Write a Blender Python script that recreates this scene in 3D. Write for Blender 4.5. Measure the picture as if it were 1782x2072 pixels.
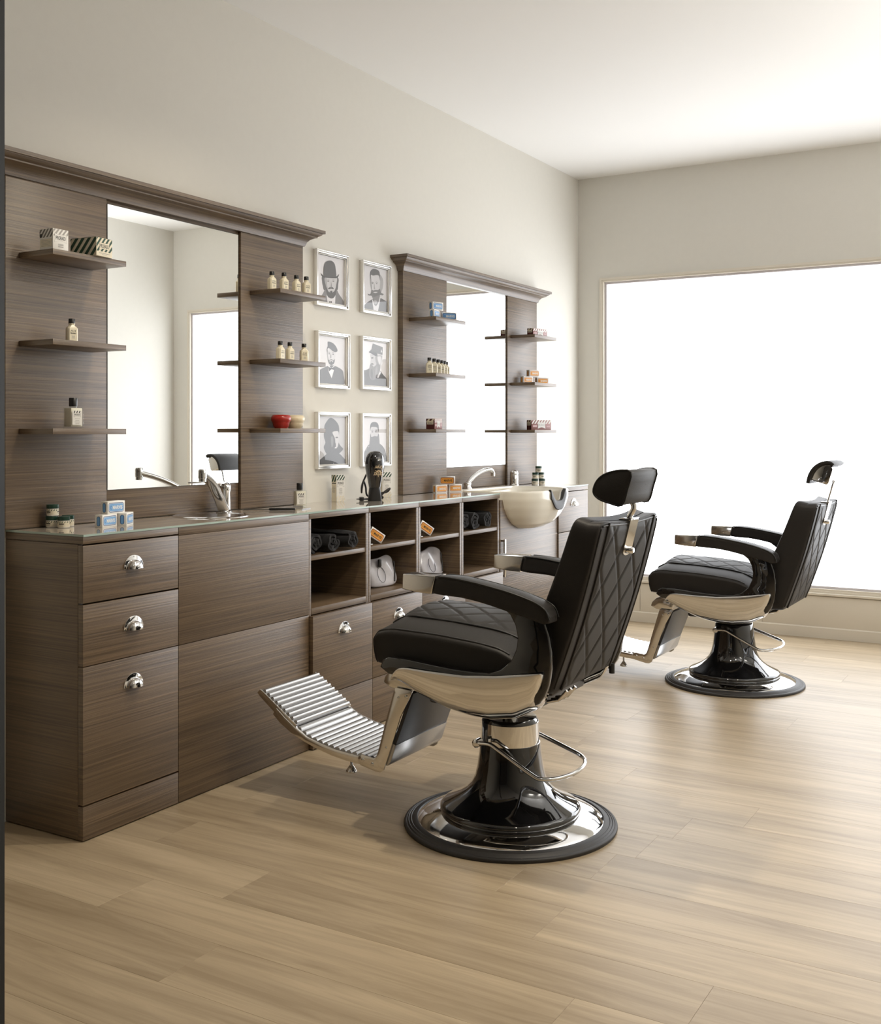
import bpy, bmesh, math, random
from mathutils import Vector, Matrix

# ------------------------------------------------------------------ clear
for o in list(bpy.data.objects):
    bpy.data.objects.remove(o, do_unlink=True)
SC = bpy.context.scene
COL = SC.collection
random.seed(7)
PI = math.pi

# ------------------------------------------------------------------ camera
F_PX, YAW, HZ, CX0, CAM_X, CAM_H = 2207.6, math.radians(30.431), 879.5, 891.0, 2.857, 1.1924
cam = bpy.data.cameras.new('camera')
cam.sensor_fit = 'HORIZONTAL'
cam.sensor_width = 36.0
cam.lens = 36.0 * F_PX / 1782.0
cam.shift_y = -(1036.0 - HZ) / 1782.0
cam.clip_start = 0.05
co = bpy.data.objects.new('camera', cam)
COL.objects.link(co)
co.location = (CAM_X, 0, CAM_H)
co.rotation_euler = (PI / 2, 0, YAW)
SC.camera = co

# ------------------------------------------------------------------ exposure, world, lamps
SC.view_settings.view_transform = 'Standard'
SC.view_settings.look = 'None'
SC.view_settings.gamma = 1.0
SC.view_settings.exposure = 0.0
SC.view_settings.use_curve_mapping = False
WORLD = bpy.data.worlds.new('world')
SC.world = WORLD
WORLD.use_nodes = True
WORLD.node_tree.nodes['Background'].inputs[0].default_value = (0.9, 0.95, 1.0, 1)
WORLD.node_tree.nodes['Background'].inputs[1].default_value = 1.0
WINDOW_LIGHT = 4.6


def spot(name, loc, target, energy, angle, blend, color, radius=0.05):
    l = bpy.data.lights.new(name, 'SPOT')
    l.energy = energy
    l.spot_size = math.radians(angle)
    l.spot_blend = blend
    l.color = color
    l.shadow_soft_size = radius
    o = bpy.data.objects.new(name, l)
    COL.objects.link(o)
    o.location = loc
    d = Vector(target) - Vector(loc)
    o.rotation_euler = d.to_track_quat('-Z', 'Y').to_euler()
    return o


WARM = (1.0, 0.88, 0.70)
spot('ceiling_lamp', (1.25, 2.87, 2.86), (1.05, 2.85, 0), 85, 130, 0.7, WARM, 0.04)
spot('ceiling_lamp', (2.6, 2.75, 2.86), (1.9, 2.75, 0), 105, 130, 0.7, WARM, 0.04)
spot('ceiling_lamp', (2.5, 1.6, 2.86), (2.0, 1.4, 0), 20, 130, 0.7, WARM, 0.04)

for uy in (3.3, 4.7):        # unseen area lights added by the right-hand wall to brighten the ceiling
    ul = bpy.data.lights.new('ceiling_fill', 'AREA')
    ul.shape = 'RECTANGLE'; ul.size = 0.12; ul.size_y = 0.5
    ul.energy = 19; ul.color = (1.0, 0.99, 0.98)
    uo = bpy.data.objects.new('ceiling_fill', ul); COL.objects.link(uo)
    uo.location = (3.50, uy, 1.95); uo.rotation_euler = (PI, 0.25, 0)

# ------------------------------------------------------------------ pixel helpers (1782 x 2072 frame)
_S, _C = math.sin(YAW), math.cos(YAW)


def px(u, v, ax, val):
    a = (u - CX0) / F_PX
    b = -(v - HZ) / F_PX
    d = (a * _C - _S, a * _S + _C, b)
    o = (CAM_X, 0.0, CAM_H)
    i = 'xyz'.index(ax)
    t = (val - o[i]) / d[i]
    return Vector([o[k] + t * d[k] for k in range(3)])


# ------------------------------------------------------------------ materials
MATS = {}


def principled(name):
    m = bpy.data.materials.new(name)
    m.use_nodes = True
    return m, m.node_tree, m.node_tree.nodes['Principled BSDF']


def mat(name, col, rough=0.5, metal=0.0, spec=0.5, coat=0.0, coat_rough=0.03, noise=0.0, nscale=40.0, bump=0.0, sheen=0.0, ior=None):
    if name in MATS:
        return MATS[name]
    m, nt, p = principled(name)
    p.inputs['Base Color'].default_value = (*col, 1)
    p.inputs['Roughness'].default_value = rough
    p.inputs['Metallic'].default_value = metal
    p.inputs['Specular IOR Level'].default_value = spec
    p.inputs['Coat Weight'].default_value = coat
    p.inputs['Coat Roughness'].default_value = coat_rough
    if sheen:
        p.inputs['Sheen Weight'].default_value = sheen
    if noise or bump:
        tc = nt.nodes.new('ShaderNodeTexCoord')
        n = nt.nodes.new('ShaderNodeTexNoise')
        n.inputs['Scale'].default_value = nscale
        n.inputs['Detail'].default_value = 4
        nt.links.new(tc.outputs['Object'], n.inputs['Vector'])
        if noise:
            mx = nt.nodes.new('ShaderNodeMix')
            mx.data_type = 'RGBA'
            mx.inputs['A'].default_value = (*[c * (1 - noise) for c in col], 1)
            mx.inputs['B'].default_value = (*[min(1, c * (1 + noise)) for c in col], 1)
            nt.links.new(n.outputs['Fac'], mx.inputs['Factor'])
            nt.links.new(mx.outputs['Result'], p.inputs['Base Color'])
        if bump:
            b = nt.nodes.new('ShaderNodeBump')
            b.inputs['Strength'].default_value = bump
            b.inputs['Distance'].default_value = 0.002
            nt.links.new(n.outputs['Fac'], b.inputs['Height'])
            nt.links.new(b.outputs['Normal'], p.inputs['Normal'])
    MATS[name] = m
    return m


def grain_mat(name, dark, light, scale, rough, bump, wave=6.0, random_tone=0.0, spec=0.5, warp=0.25, fine=0.45, lo=0.34, hi=0.66):
    """wood: long fibres (low scale) against fine fibres (high scale) on object axes"""
    m, nt, p = principled(name)
    N, Lk = nt.nodes, nt.links
    tc = N.new('ShaderNodeTexCoord')
    oi = N.new('ShaderNodeObjectInfo')
    off = N.new('ShaderNodeVectorMath'); off.operation = 'SCALE'
    cmb = N.new('ShaderNodeCombineXYZ')
    for k in range(3):
        Lk.new(oi.outputs['Random'], cmb.inputs[k])
    Lk.new(cmb.outputs[0], off.inputs[0]); off.inputs['Scale'].default_value = 37.0
    add = N.new('ShaderNodeVectorMath'); add.operation = 'ADD'
    Lk.new(tc.outputs['Object'], add.inputs[0]); Lk.new(off.outputs[0], add.inputs[1])
    mp = N.new('ShaderNodeMapping'); mp.inputs['Scale'].default_value = scale
    Lk.new(add.outputs[0], mp.inputs['Vector'])
    n1 = N.new('ShaderNodeTexNoise'); n1.inputs['Scale'].default_value = 1.0
    n1.inputs['Detail'].default_value = 6; n1.inputs['Roughness'].default_value = 0.65
    n1.inputs['Distortion'].default_value = warp
    Lk.new(mp.outputs[0], n1.inputs['Vector'])
    mp2 = N.new('ShaderNodeMapping'); mp2.inputs['Scale'].default_value = tuple(s / wave for s in scale)
    Lk.new(add.outputs[0], mp2.inputs['Vector'])
    n2 = N.new('ShaderNodeTexNoise'); n2.inputs['Scale'].default_value = 1.0; n2.inputs['Detail'].default_value = 3
    n2.inputs['Distortion'].default_value = min(0.6, warp * 2)
    Lk.new(mp2.outputs[0], n2.inputs['Vector'])
    mix = N.new('ShaderNodeMath'); mix.operation = 'MULTIPLY_ADD'
    Lk.new(n2.outputs['Fac'], mix.inputs[0]); mix.inputs[1].default_value = 1 - fine
    half = N.new('ShaderNodeMath'); half.operation = 'MULTIPLY'; half.inputs[1].default_value = fine
    Lk.new(n1.outputs['Fac'], half.inputs[0]); Lk.new(half.outputs[0], mix.inputs[2])
    rp = N.new('ShaderNodeValToRGB')
    rp.color_ramp.elements[0].position = lo; rp.color_ramp.elements[0].color = (*dark, 1)
    rp.color_ramp.elements[1].position = hi; rp.color_ramp.elements[1].color = (*light, 1)
    Lk.new(mix.outputs[0], rp.inputs['Fac'])
    out = rp.outputs['Color']
    if random_tone:
        hsv = N.new('ShaderNodeHueSaturation')
        mr = N.new('ShaderNodeMapRange')
        mr.inputs['To Min'].default_value = 1 - random_tone; mr.inputs['To Max'].default_value = 1 + random_tone
        Lk.new(oi.outputs['Random'], mr.inputs['Value'])
        Lk.new(mr.outputs[0], hsv.inputs['Value']); Lk.new(out, hsv.inputs['Color'])
        out = hsv.outputs['Color']
    Lk.new(out, p.inputs['Base Color'])
    p.inputs['Roughness'].default_value = rough
    p.inputs['Specular IOR Level'].default_value = spec
    b = N.new('ShaderNodeBump'); b.inputs['Strength'].default_value = bump; b.inputs['Distance'].default_value = 0.001
    Lk.new(n1.outputs['Fac'], b.inputs['Height']); Lk.new(b.outputs['Normal'], p.inputs['Normal'])
    MATS[name] = m
    return m


WOOD = grain_mat('dark_oak_laminate', (0.066, 0.042, 0.024), (0.185, 0.125, 0.072), (1.7, 1.7, 190.0), 0.40, 0.8, wave=14, fine=0.80, lo=0.37, hi=0.64, warp=0.05, spec=0.85)
FLOORM = grain_mat('light_oak_floor', (0.265, 0.20, 0.125), (0.485, 0.39, 0.265), (1.5, 24.0, 1.0), 0.40, 0.15, wave=2.6, random_tone=0.025, warp=1.6, fine=0.5)
WALLM = mat('wall_paint', (0.70, 0.68, 0.625), 0.75, noise=0.02, nscale=30, bump=0.03)
CEILM = mat('ceiling_paint', (0.90, 0.895, 0.88), 0.85)
TRIMM = mat('trim_paint', (0.70, 0.65, 0.56), 0.45)
CHROME = mat('chrome', (0.80, 0.80, 0.80), 0.06, metal=1.0)
CHROME_WORN = mat('polished_steel', (0.74, 0.72, 0.69), 0.13, metal=1.0, noise=0.06, nscale=25)
ALU = mat('ribbed_aluminium', (0.46, 0.455, 0.45), 0.26, metal=1.0)
SILVER = mat('silver_frame', (0.82, 0.81, 0.79), 0.28, metal=1.0)
BLACK_GLOSS = mat('black_lacquer', (0.006, 0.006, 0.007), 0.05, coat=1.0)
BLACK_PLASTIC = mat('black_plastic', (0.012, 0.012, 0.013), 0.32)
LEATHER = mat('black_leather', (0.017, 0.015, 0.014), 0.5, spec=0.35, bump=0.18, nscale=420)
PIPING = mat('black_piping', (0.008, 0.008, 0.008), 0.35)
RUBBER = mat('black_rubber', (0.018, 0.016, 0.015), 0.5)
GLASS_TOP = mat('painted_glass_top', (0.46, 0.41, 0.35), 0.03, coat=0.4)
GLASS_EDGE = mat('glass_edge', (0.36, 0.46, 0.42), 0.08)
CERAMIC = mat('cream_ceramic', (0.86, 0.82, 0.72), 0.16, coat=0.5)
WHITE_CARD = mat('white_card', (0.80, 0.79, 0.76), 0.45)
CREAM_CARD = mat('cream_card', (0.74, 0.68, 0.54), 0.5)
SILVER_CARD = mat('silver_card', (0.75, 0.74, 0.72), 0.3, metal=0.75)
CREAM_BOTTLE = mat('cream_bottle', (0.78, 0.72, 0.56), 0.3)
LOTION = mat('white_lotion', (0.80, 0.76, 0.66), 0.35)
INK = mat('black_ink', (0.02, 0.02, 0.02), 0.5)
GREY_INK = mat('grey_ink', (0.28, 0.27, 0.26), 0.5)
GREEN_INK = mat('green_ink', (0.012, 0.055, 0.032), 0.5)
PALE_GREY = mat('pale_grey_ink', (0.36, 0.34, 0.32), 0.5)
WINE_INK = mat('wine_ink', (0.14, 0.025, 0.022), 0.45)
BLUE_DARK = mat('dark_blue_ink', (0.02, 0.07, 0.22), 0.4)
BLUE_MID = mat('blue_ink', (0.16, 0.36, 0.66), 0.4)
ORANGE_DARK = mat('dark_orange_ink', (0.36, 0.09, 0.02), 0.4)
ORANGE_MID = mat('orange_ink', (0.80, 0.36, 0.06), 0.4)
GREEN_LID = mat('dark_green_lid', (0.010, 0.045, 0.030), 0.35)
RED_BOWL = mat('red_lacquer', (0.36, 0.018, 0.012), 0.25, coat=0.3)
CREAM_BOWL = mat('cream_lacquer', (0.76, 0.66, 0.47), 0.3, coat=0.3)
TOWELM = mat('black_terry', (0.006, 0.006, 0.008), 0.95, bump=0.9, nscale=300, sheen=0.08)
GOLD_INK = mat('gold_ink', (0.80, 0.62, 0.40), 0.4)
DARK_METAL = mat('dark_door_metal', (0.012, 0.013, 0.013), 0.6, spec=0.15)


def glass_mat(name, tint=(1, 1, 1), rough=0.0, boost=1.0):
    m = bpy.data.materials.new(name); m.use_nodes = True
    nt = m.node_tree; nt.nodes.clear()
    o = nt.nodes.new('ShaderNodeOutputMaterial'); mx = nt.nodes.new('ShaderNodeMixShader')
    t = nt.nodes.new('ShaderNodeBsdfTransparent'); t.inputs[0].default_value = (*tint, 1)
    g = nt.nodes.new('ShaderNodeBsdfGlossy'); g.inputs['Roughness'].default_value = rough
    fr = nt.nodes.new('ShaderNodeFresnel'); fr.inputs['IOR'].default_value = 1.45
    mu = nt.nodes.new('ShaderNodeMath'); mu.operation = 'MULTIPLY'; mu.inputs[1].default_value = boost; mu.use_clamp = True
    ge = nt.nodes.new('ShaderNodeNewGeometry')
    iv = nt.nodes.new('ShaderNodeMath'); iv.operation = 'SUBTRACT'; iv.inputs[0].default_value = 1.0
    nt.links.new(ge.outputs['Backfacing'], iv.inputs[1])
    m2 = nt.nodes.new('ShaderNodeMath'); m2.operation = 'MULTIPLY'
    nt.links.new(fr.outputs[0], mu.inputs[0]); nt.links.new(mu.outputs[0], m2.inputs[0]); nt.links.new(iv.outputs[0], m2.inputs[1])
    nt.links.new(m2.outputs[0], mx.inputs[0])
    nt.links.new(t.outputs[0], mx.inputs[1]); nt.links.new(g.outputs[0], mx.inputs[2])
    nt.links.new(mx.outputs[0], o.inputs[0])
    MATS[name] = m
    return m


PANE = glass_mat('clear_pane')
BOTTLE_GLASS = glass_mat('bottle_glass', (0.96, 0.975, 0.965), 0.0, 1.2)
POUCH = glass_mat('clear_vinyl', (0.72, 0.72, 0.76), 0.12, 4.0)

m, nt, p = principled('mirror_glass')
p.inputs['Base Color'].default_value = (0.93, 0.94, 0.93, 1); p.inputs['Metallic'].default_value = 1; p.inputs['Roughness'].default_value = 0.0
MIRROR = m
m = bpy.data.materials.new('lit_window_pane'); m.use_nodes = True
nt = m.node_tree; nt.nodes.clear()
o = nt.nodes.new('ShaderNodeOutputMaterial'); e = nt.nodes.new('ShaderNodeEmission')
e.inputs[0].default_value = (0.95, 0.97, 1.0, 1); e.inputs[1].default_value = WINDOW_LIGHT
nt.links.new(e.outputs[0], o.inputs[0])
WINDOW_PANE = m


def tone(t, tint=(1.0, 0.985, 1.02)):
    key = 'print_tone_%02d' % int(round(t * 50))
    t = round(t * 50) / 50
    lin = t ** 2.2
    return mat(key, tuple(lin * c for c in tint), 0.5)


# ------------------------------------------------------------------ mesh builder
class MB:
    def __init__(s):
        s.v, s.f, s.m, s.mats = [], [], [], []

    def mi(s, mt):
        if mt not in s.mats:
            s.mats.append(mt)
        return s.mats.index(mt)

    def add(s, vs, fs, mt=None, M=None):
        b = len(s.v)
        for q in vs:
            q = Vector(q)
            s.v.append(tuple(M @ q) if M is not None else tuple(q))
        k = s.mi(mt) if mt else 0
        for f in fs:
            s.f.append(tuple(b + i for i in f)); s.m.append(k)
        return s

    def box(s, a, b, mt=None, bev=0.0, M=None, seg=2):
        (x0, y0, z0), (x1, y1, z1) = a, b
        vs = [(x0, y0, z0), (x1, y0, z0), (x1, y1, z0), (x0, y1, z0), (x0, y0, z1), (x1, y0, z1), (x1, y1, z1), (x0, y1, z1)]
        fs = [(0, 3, 2, 1), (4, 5, 6, 7), (0, 1, 5, 4), (1, 2, 6, 5), (2, 3, 7, 6), (3, 0, 4, 7)]
        if bev:
            bm = bmesh.new()
            bv = [bm.verts.new(q) for q in vs]
            for f in fs:
                bm.faces.new([bv[i] for i in f])
            bmesh.ops.bevel(bm, geom=bm.edges[:], offset=bev, segments=seg, profile=0.5, affect='EDGES')
            bm.verts.index_update()
            vs = [q.co[:] for q in bm.verts]; fs = [[q.index for q in f.verts] for f in bm.faces]
            bm.free()
        return s.add(vs, fs, mt, M)

    def prism(s, pts, d0, d1, plane='xz', mt=None, bev=0.0, M=None, seg=2):
        """closed 2D outline extruded along the remaining axis"""
        def P(q, d):
            if plane == 'xz':
                return (q[0], d, q[1])
            if plane == 'yz':
                return (d, q[0], q[1])
            return (q[0], q[1], d)
        n = len(pts)
        bm = bmesh.new()
        a = [bm.verts.new(P(q, d0)) for q in pts]
        b = [bm.verts.new(P(q, d1)) for q in pts]
        fa = bm.faces.new(a); fb = bm.faces.new(list(reversed(b)))
        for i in range(n):
            j = (i + 1) % n
            bm.faces.new((a[j], a[i], b[i], b[j]))
        bmesh.ops.recalc_face_normals(bm, faces=bm.faces[:])
        if bev:
            ed = list(fa.edges) + list(fb.edges)
            bmesh.ops.bevel(bm, geom=list(set(ed)), offset=bev, segments=seg, profile=0.5, affect='EDGES', clamp_overlap=True)
        bmesh.ops.triangulate(bm, faces=[f for f in bm.faces if len(f.verts) > 4])
        bm.verts.index_update()
        vs = [q.co[:] for q in bm.verts]; fs = [[q.index for q in f.verts] for f in bm.faces]
        bm.free()
        return s.add(vs, fs, mt, M)

    def lathe(s, prof, n=48, mt=None, M=None, cap=True):
        vs, fs = [], []
        k = len(prof)
        for i in range(n):
            a = 2 * PI * i / n
            for r, z in prof:
                vs.append((r * math.cos(a), r * math.sin(a), z))
        for i in range(n):
            j = (i + 1) % n
            for q in range(k - 1):
                fs.append((i * k + q, j * k + q, j * k + q + 1, i * k + q + 1))
        if cap:
            if prof[0][0] > 1e-5:
                fs.append(tuple(i * k for i in reversed(range(n))))
            if prof[-1][0] > 1e-5:
                fs.append(tuple(i * k + k - 1 for i in range(n)))
        return s.add(vs, fs, mt, M)

    def tube(s, pts, r, n=8, mt=None, closed=False, M=None, smooth=0):
        pts = [Vector(q) for q in pts]
        if smooth:
            pts = catmull(pts, smooth, closed)
        N = len(pts)
        rs = r if isinstance(r, (list, tuple)) else [r] * N
        if len(rs) != N:
            rs = [rs[min(len(rs) - 1, int(i * (len(rs) - 1) / max(1, N - 1) + .5))] for i in range(N)]
        vs, fs = [], []
        up = None
        for i, q in enumerate(pts):
            if closed:
                t = pts[(i + 1) % N] - pts[i - 1]
            else:
                t = pts[min(i + 1, N - 1)] - pts[max(i - 1, 0)]
            t.normalize()
            if up is None:
                up = Vector((0, 0, 1)) if abs(t.z) < 0.9 else Vector((1, 0, 0))
            up = up - t * up.dot(t)
            if up.length < 1e-6:
                up = t.orthogonal()
            up.normalize()
            w = t.cross(up)
            for k in range(n):
                a = 2 * PI * k / n
                vs.append(q + (up * math.cos(a) + w * math.sin(a)) * rs[i])
        R = N if closed else N - 1
        for i in range(R):
            j = (i + 1) % N
            for k in range(n):
                l = (k + 1) % n
                fs.append((i * n + k, i * n + l, j * n + l, j * n + k))
        if not closed:
            fs.append(tuple(reversed(range(n)))); fs.append(tuple((N - 1) * n + k for k in range(n)))
        return s.add(vs, fs, mt, M)

    def grid(s, fn, nu, nv, mt=None, M=None, closed_u=False):
        vs, fs = [], []
        for i in range(nu + (0 if closed_u else 1)):
            for j in range(nv + 1):
                vs.append(fn(i / nu, j / nv))
        NU = nu if closed_u else nu + 1
        for i in range(nu):
            i2 = (i + 1) % NU
            for j in range(nv):
                fs.append((i * (nv + 1) + j, i2 * (nv + 1) + j, i2 * (nv + 1) + j + 1, i * (nv + 1) + j + 1))
        return s.add(vs, fs, mt, M)

    def pillow(s, fn, n=14, k=7.0, mt=None, M=None):
        """rounded cube surface (superellipsoid) mapped by fn(a,b,c)"""
        idx, vs, fs = {}, [], []

        def V(i, j, l):
            key = (i, j, l)
            if key not in idx:
                a, b, c = [math.sin((2 * t / n - 1) * PI / 2 * .92) / math.sin(PI / 2 * .92) for t in key]
                q = (abs(a) ** k + abs(b) ** k + abs(c) ** k) ** (1.0 / k)
                idx[key] = len(vs)
                vs.append(fn(a / q, b / q, c / q))
            return idx[key]
        for i in range(n):
            for j in range(n):
                fs.append((V(i, j, 0), V(i, j + 1, 0), V(i + 1, j + 1, 0), V(i + 1, j, 0)))
                fs.append((V(i, j, n), V(i + 1, j, n), V(i + 1, j + 1, n), V(i, j + 1, n)))
                fs.append((V(i, 0, j), V(i + 1, 0, j), V(i + 1, 0, j + 1), V(i, 0, j + 1)))
                fs.append((V(i, n, j), V(i, n, j + 1), V(i + 1, n, j + 1), V(i + 1, n, j)))
                fs.append((V(0, i, j), V(0, i, j + 1), V(0, i + 1, j + 1), V(0, i + 1, j)))
                fs.append((V(n, i, j), V(n, i + 1, j), V(n, i + 1, j + 1), V(n, i, j + 1)))
        return s.add(vs, fs, mt, M)


def on_pillow(fn, k, a, b, c):
    q = (abs(a) ** k + abs(b) ** k + abs(c) ** k) ** (1.0 / k)
    return fn(a / q, b / q, c / q)


def catmull(pts, sub, closed=False):
    N = len(pts); out = []
    rng = range(N) if closed else range(N - 1)
    for i in rng:
        if closed:
            p0, p1, p2, p3 = pts[i - 1], pts[i], pts[(i + 1) % N], pts[(i + 2) % N]
        else:
            p0, p1, p2, p3 = pts[max(i - 1, 0)], pts[i], pts[i + 1], pts[min(i + 2, N - 1)]
        for k in range(sub):
            t = k / sub
            out.append(0.5 * ((2 * p1) + (p2 - p0) * t + (2 * p0 - 5 * p1 + 4 * p2 - p3) * t * t + (3 * p1 - p0 - 3 * p2 + p3) * t ** 3))
    if not closed:
        out.append(pts[-1].copy())
    return out


def smooth2(pts, sub=4):
    return [(q.x, q.y) for q in catmull([Vector((a, b, 0)) for a, b in pts], sub, True)]


def lerp_table(tab, x):
    if x <= tab[0][0]:
        return tab[0][1]
    for (a, b), (c, d) in zip(tab, tab[1:]):
        if x <= c:
            t = (x - a) / (c - a)
            return b + (d - b) * t
    return tab[-1][1]


def mesh_of(name, mb, mt=None, smooth=None):
    me = bpy.data.meshes.new(name)
    me.from_pydata(mb.v, [], mb.f)
    ms = mb.mats if mb.mats else [mt]
    for q in ms:
        me.materials.append(q)
    if len(ms) > 1:
        me.polygons.foreach_set('material_index', mb.m)
    bm = bmesh.new(); bm.from_mesh(me)
    bmesh.ops.remove_doubles(bm, verts=bm.verts[:], dist=1e-6)
    bm.to_mesh(me); bm.free()
    if smooth is not None:
        me.polygons.foreach_set('use_smooth', [True] * len(me.polygons))
        me.set_sharp_from_angle(angle=math.radians(smooth))
    me.update()
    return me


def obj(name, mb, mt=None, parent=None, smooth=40, loc=None, rotz=0.0):
    me = mb if isinstance(mb, bpy.types.Mesh) else mesh_of(name, mb, mt, smooth)
    o = bpy.data.objects.new(name, me)
    COL.objects.link(o)
    if parent is not None:
        o.parent = parent
    if loc is not None:
        o.location = loc
    o.rotation_euler = (0, 0, rotz)
    return o


def tag(o, label, cat, group=None, kind=None):
    o['label'] = label
    if cat:
        o['category'] = cat
    if group:
        o['group'] = group
    if kind:
        o['kind'] = kind
    return o


def thing(name, label, cat, loc=(0, 0, 0), rotz=0.0, group=None):
    o = bpy.data.objects.new(name, None)
    COL.objects.link(o)
    o.empty_display_size = 0.05
    o.location = loc
    o.rotation_euler = (0, 0, rotz)
    return tag(o, label, cat, group)


def struct(name, mb, mt, label, cat, smooth=None):
    o = obj(name, mb, mt, None, smooth)
    return tag(o, label, cat, None, 'structure')


def copy_tree(o, parent=None, **kw):
    c = o.copy(); COL.objects.link(c); c.parent = parent
    for ch in list(o.children):
        copy_tree(ch, c)
    return c


# ------------------------------------------------------------------ flat print helpers
_TXT = {}


def text_mesh(t, bold=0.0):
    key = (t, bold)
    if key not in _TXT:
        cu = bpy.data.curves.new('txt', 'FONT')
        cu.body = t; cu.size = 1.0; cu.offset = bold; cu.fill_mode = 'FRONT'; cu.resolution_u = 3
        ob = bpy.data.objects.new('txt', cu); COL.objects.link(ob)
        dg = bpy.context.evaluated_depsgraph_get(); dg.update()
        ev = ob.evaluated_get(dg); me = ev.to_mesh()
        vs = [q.co[:2] for q in me.vertices]; fs = [tuple(q.vertices) for q in me.polygons]
        ev.to_mesh_clear()
        bpy.data.objects.remove(ob); bpy.data.curves.remove(cu)
        x0 = min(q[0] for q in vs); x1 = max(q[0] for q in vs); y0 = min(q[1] for q in vs); y1 = max(q[1] for q in vs)
        vs = [((q[0] - (x0 + x1) / 2) / (x1 - x0), (q[1] - (y0 + y1) / 2) / (y1 - y0)) for q in vs]
        _TXT[key] = (vs, fs)
    return _TXT[key]


def clip_rect(poly, x0, y0, x1, y1):
    def cut(ps, f):
        out = []
        for i in range(len(ps)):
            a, b = ps[i - 1], ps[i]
            fa, fb = f(a), f(b)
            if fa >= 0:
                out.append(a)
            if (fa >= 0) != (fb >= 0):
                t = fa / (fa - fb)
                out.append((a[0] + (b[0] - a[0]) * t, a[1] + (b[1] - a[1]) * t))
        return out
    for f in (lambda q: q[0] - x0, lambda q: x1 - q[0], lambda q: q[1] - y0, lambda q: y1 - q[1]):
        poly = cut(poly, f)
        if len(poly) < 3:
            return None
    return poly


def rrect(cx, cy, w, h, r, n=5):
    out = []
    for sx, sy, a0 in ((1, 1, 0), (-1, 1, 90), (-1, -1, 180), (1, -1, 270)):
        for k in range(n + 1):
            a = math.radians(a0 + 90 * k / n)
            out.append((cx + sx * (w / 2 - r) + r * math.cos(a), cy + sy * (h / 2 - r) + r * math.sin(a)))
    return out


class Print:
    """flat printed layers in a (u right, v up) plane placed by a matrix"""
    def __init__(s, step=0.00012):
        s.mb = MB(); s.k = 1; s.step = step

    def poly(s, pts, mt, M, same=False):
        if pts is None:
            return s
        d = s.k * s.step
        bm = bmesh.new()
        vv = [bm.verts.new((a, b, d)) for a, b in pts]
        try:
            bm.faces.new(vv)
        except ValueError:
            bm.free(); return s
        bmesh.ops.triangulate(bm, faces=bm.faces[:])
        bm.normal_update()
        if sum(f.normal.z * f.calc_area() for f in bm.faces) < 0:
            bmesh.ops.reverse_faces(bm, faces=bm.faces[:])
        bm.verts.index_update()
        s.mb.add([q.co[:] for q in bm.verts], [[q.index for q in f.verts] for f in bm.faces], mt, M)
        bm.free()
        if not same:
            s.k += 1
        return s

    def text(s, t, cx, cy, w, h, mt, M, bold=0.0, flip=False):
        vs, fs = text_mesh(t, bold)
        g = -1 if flip else 1
        d = s.k * s.step
        s.mb.add([(cx + g * a * w, cy + g * b * h, d) for a, b in vs], fs, mt, M)
        s.k += 1
        return s


def plane_M(origin, u, v):
    u = Vector(u).normalized(); v = Vector(v).normalized(); n = u.cross(v)
    M = Matrix.Identity(4)
    for i in range(3):
        M[i][0], M[i][1], M[i][2], M[i][3] = u[i], v[i], n[i], origin[i]
    return M


# ================================================================== ROOM
XR, YB, YF, HC = 3.65, 6.651, -5.5, 2.869
WX0, WX1, WZ0, WZ1 = 0.155, 3.49, 0.262, 2.209      # window opening incl. trim
struct('wall_left', MB().box((-0.12, YF, -0.02), (0, YB + 0.12, HC)), WALLM, 'long warm off-white wall behind the mirror units', 'wall')
struct('wall_right', MB().box((XR, YF, -0.02), (XR + 0.12, YB + 0.12, HC)), WALLM, 'plain off-white wall seen in the left mirror', 'wall')
struct('wall_front', MB().box((-0.12, YF - 0.12, -0.02), (XR + 0.12, YF, HC)), mat('taupe_paint', (0.22, 0.19, 0.16), 0.7), 'taupe wall behind the camera', 'wall')
wb = MB()
wb.box((0, YB, -0.02), (WX0, YB + 0.12, HC)).box((WX1, YB, -0.02), (XR, YB + 0.12, HC))
wb.box((WX0, YB, -0.02), (WX1, YB + 0.12, WZ0)).box((WX0, YB, WZ1), (WX1, YB + 0.12, HC))
wall_back = struct('wall_back', wb, WALLM, 'taupe end wall around the large bright window', 'wall')
# wall panels under the window
for a, b in ((0.02, 0.43), (0.43, 1.2), (1.2, 1.97), (1.97, 2.74), (2.74, 3.62)):
    obj('wainscot_panel', MB().box((a + 0.0012, YB - 0.008, 0.06), (b - 0.0012, YB + 0.001, 0.245), bev=0.0015), TRIMM, wall_back)
struct('ceiling', MB().box((-0.12, YF - 0.12, HC), (XR + 0.12, YB + 0.12, HC + 0.1)), CEILM, 'plain white ceiling', 'ceiling')
bb = MB().prism([(YB - 0.016, 0.0), (YB, 0.0), (YB, 0.066), (YB - 0.011, 0.066), (YB - 0.016, 0.060)], 0.0, XR, 'yz')
struct('baseboard_back', bb, TRIMM, 'low cream baseboard under the window', 'baseboard')
bb = MB().prism([(0.0, 0.0), (0.016, 0.0), (0.016, 0.060), (0.011, 0.066), (0.0, 0.066)], 6.01, YB - 0.016, 'xz')
struct('baseboard_left', bb, TRIMM, 'short cream baseboard between counter end and window wall', 'baseboard')

# window: trim frame, pane
win = tag(obj('window_1', MB(), TRIMM, None, None), 'large bright overexposed window with thin cream trim', 'window', None, 'structure')


def ring(mb, x0, x1, z0, z1, w, y0, y1, mt=None, bev=0.0):
    mb.box((x0, y0, z1 - w), (x1, y1, z1), mt, bev).box((x0, y0, z0), (x1, y1, z0 + w), mt, bev)
    mb.box((x0, y0, z0 + w), (x0 + w, y1, z1 - w), mt, bev).box((x1 - w, y0, z0 + w), (x1, y1, z1 - w), mt, bev)
    return mb


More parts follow.
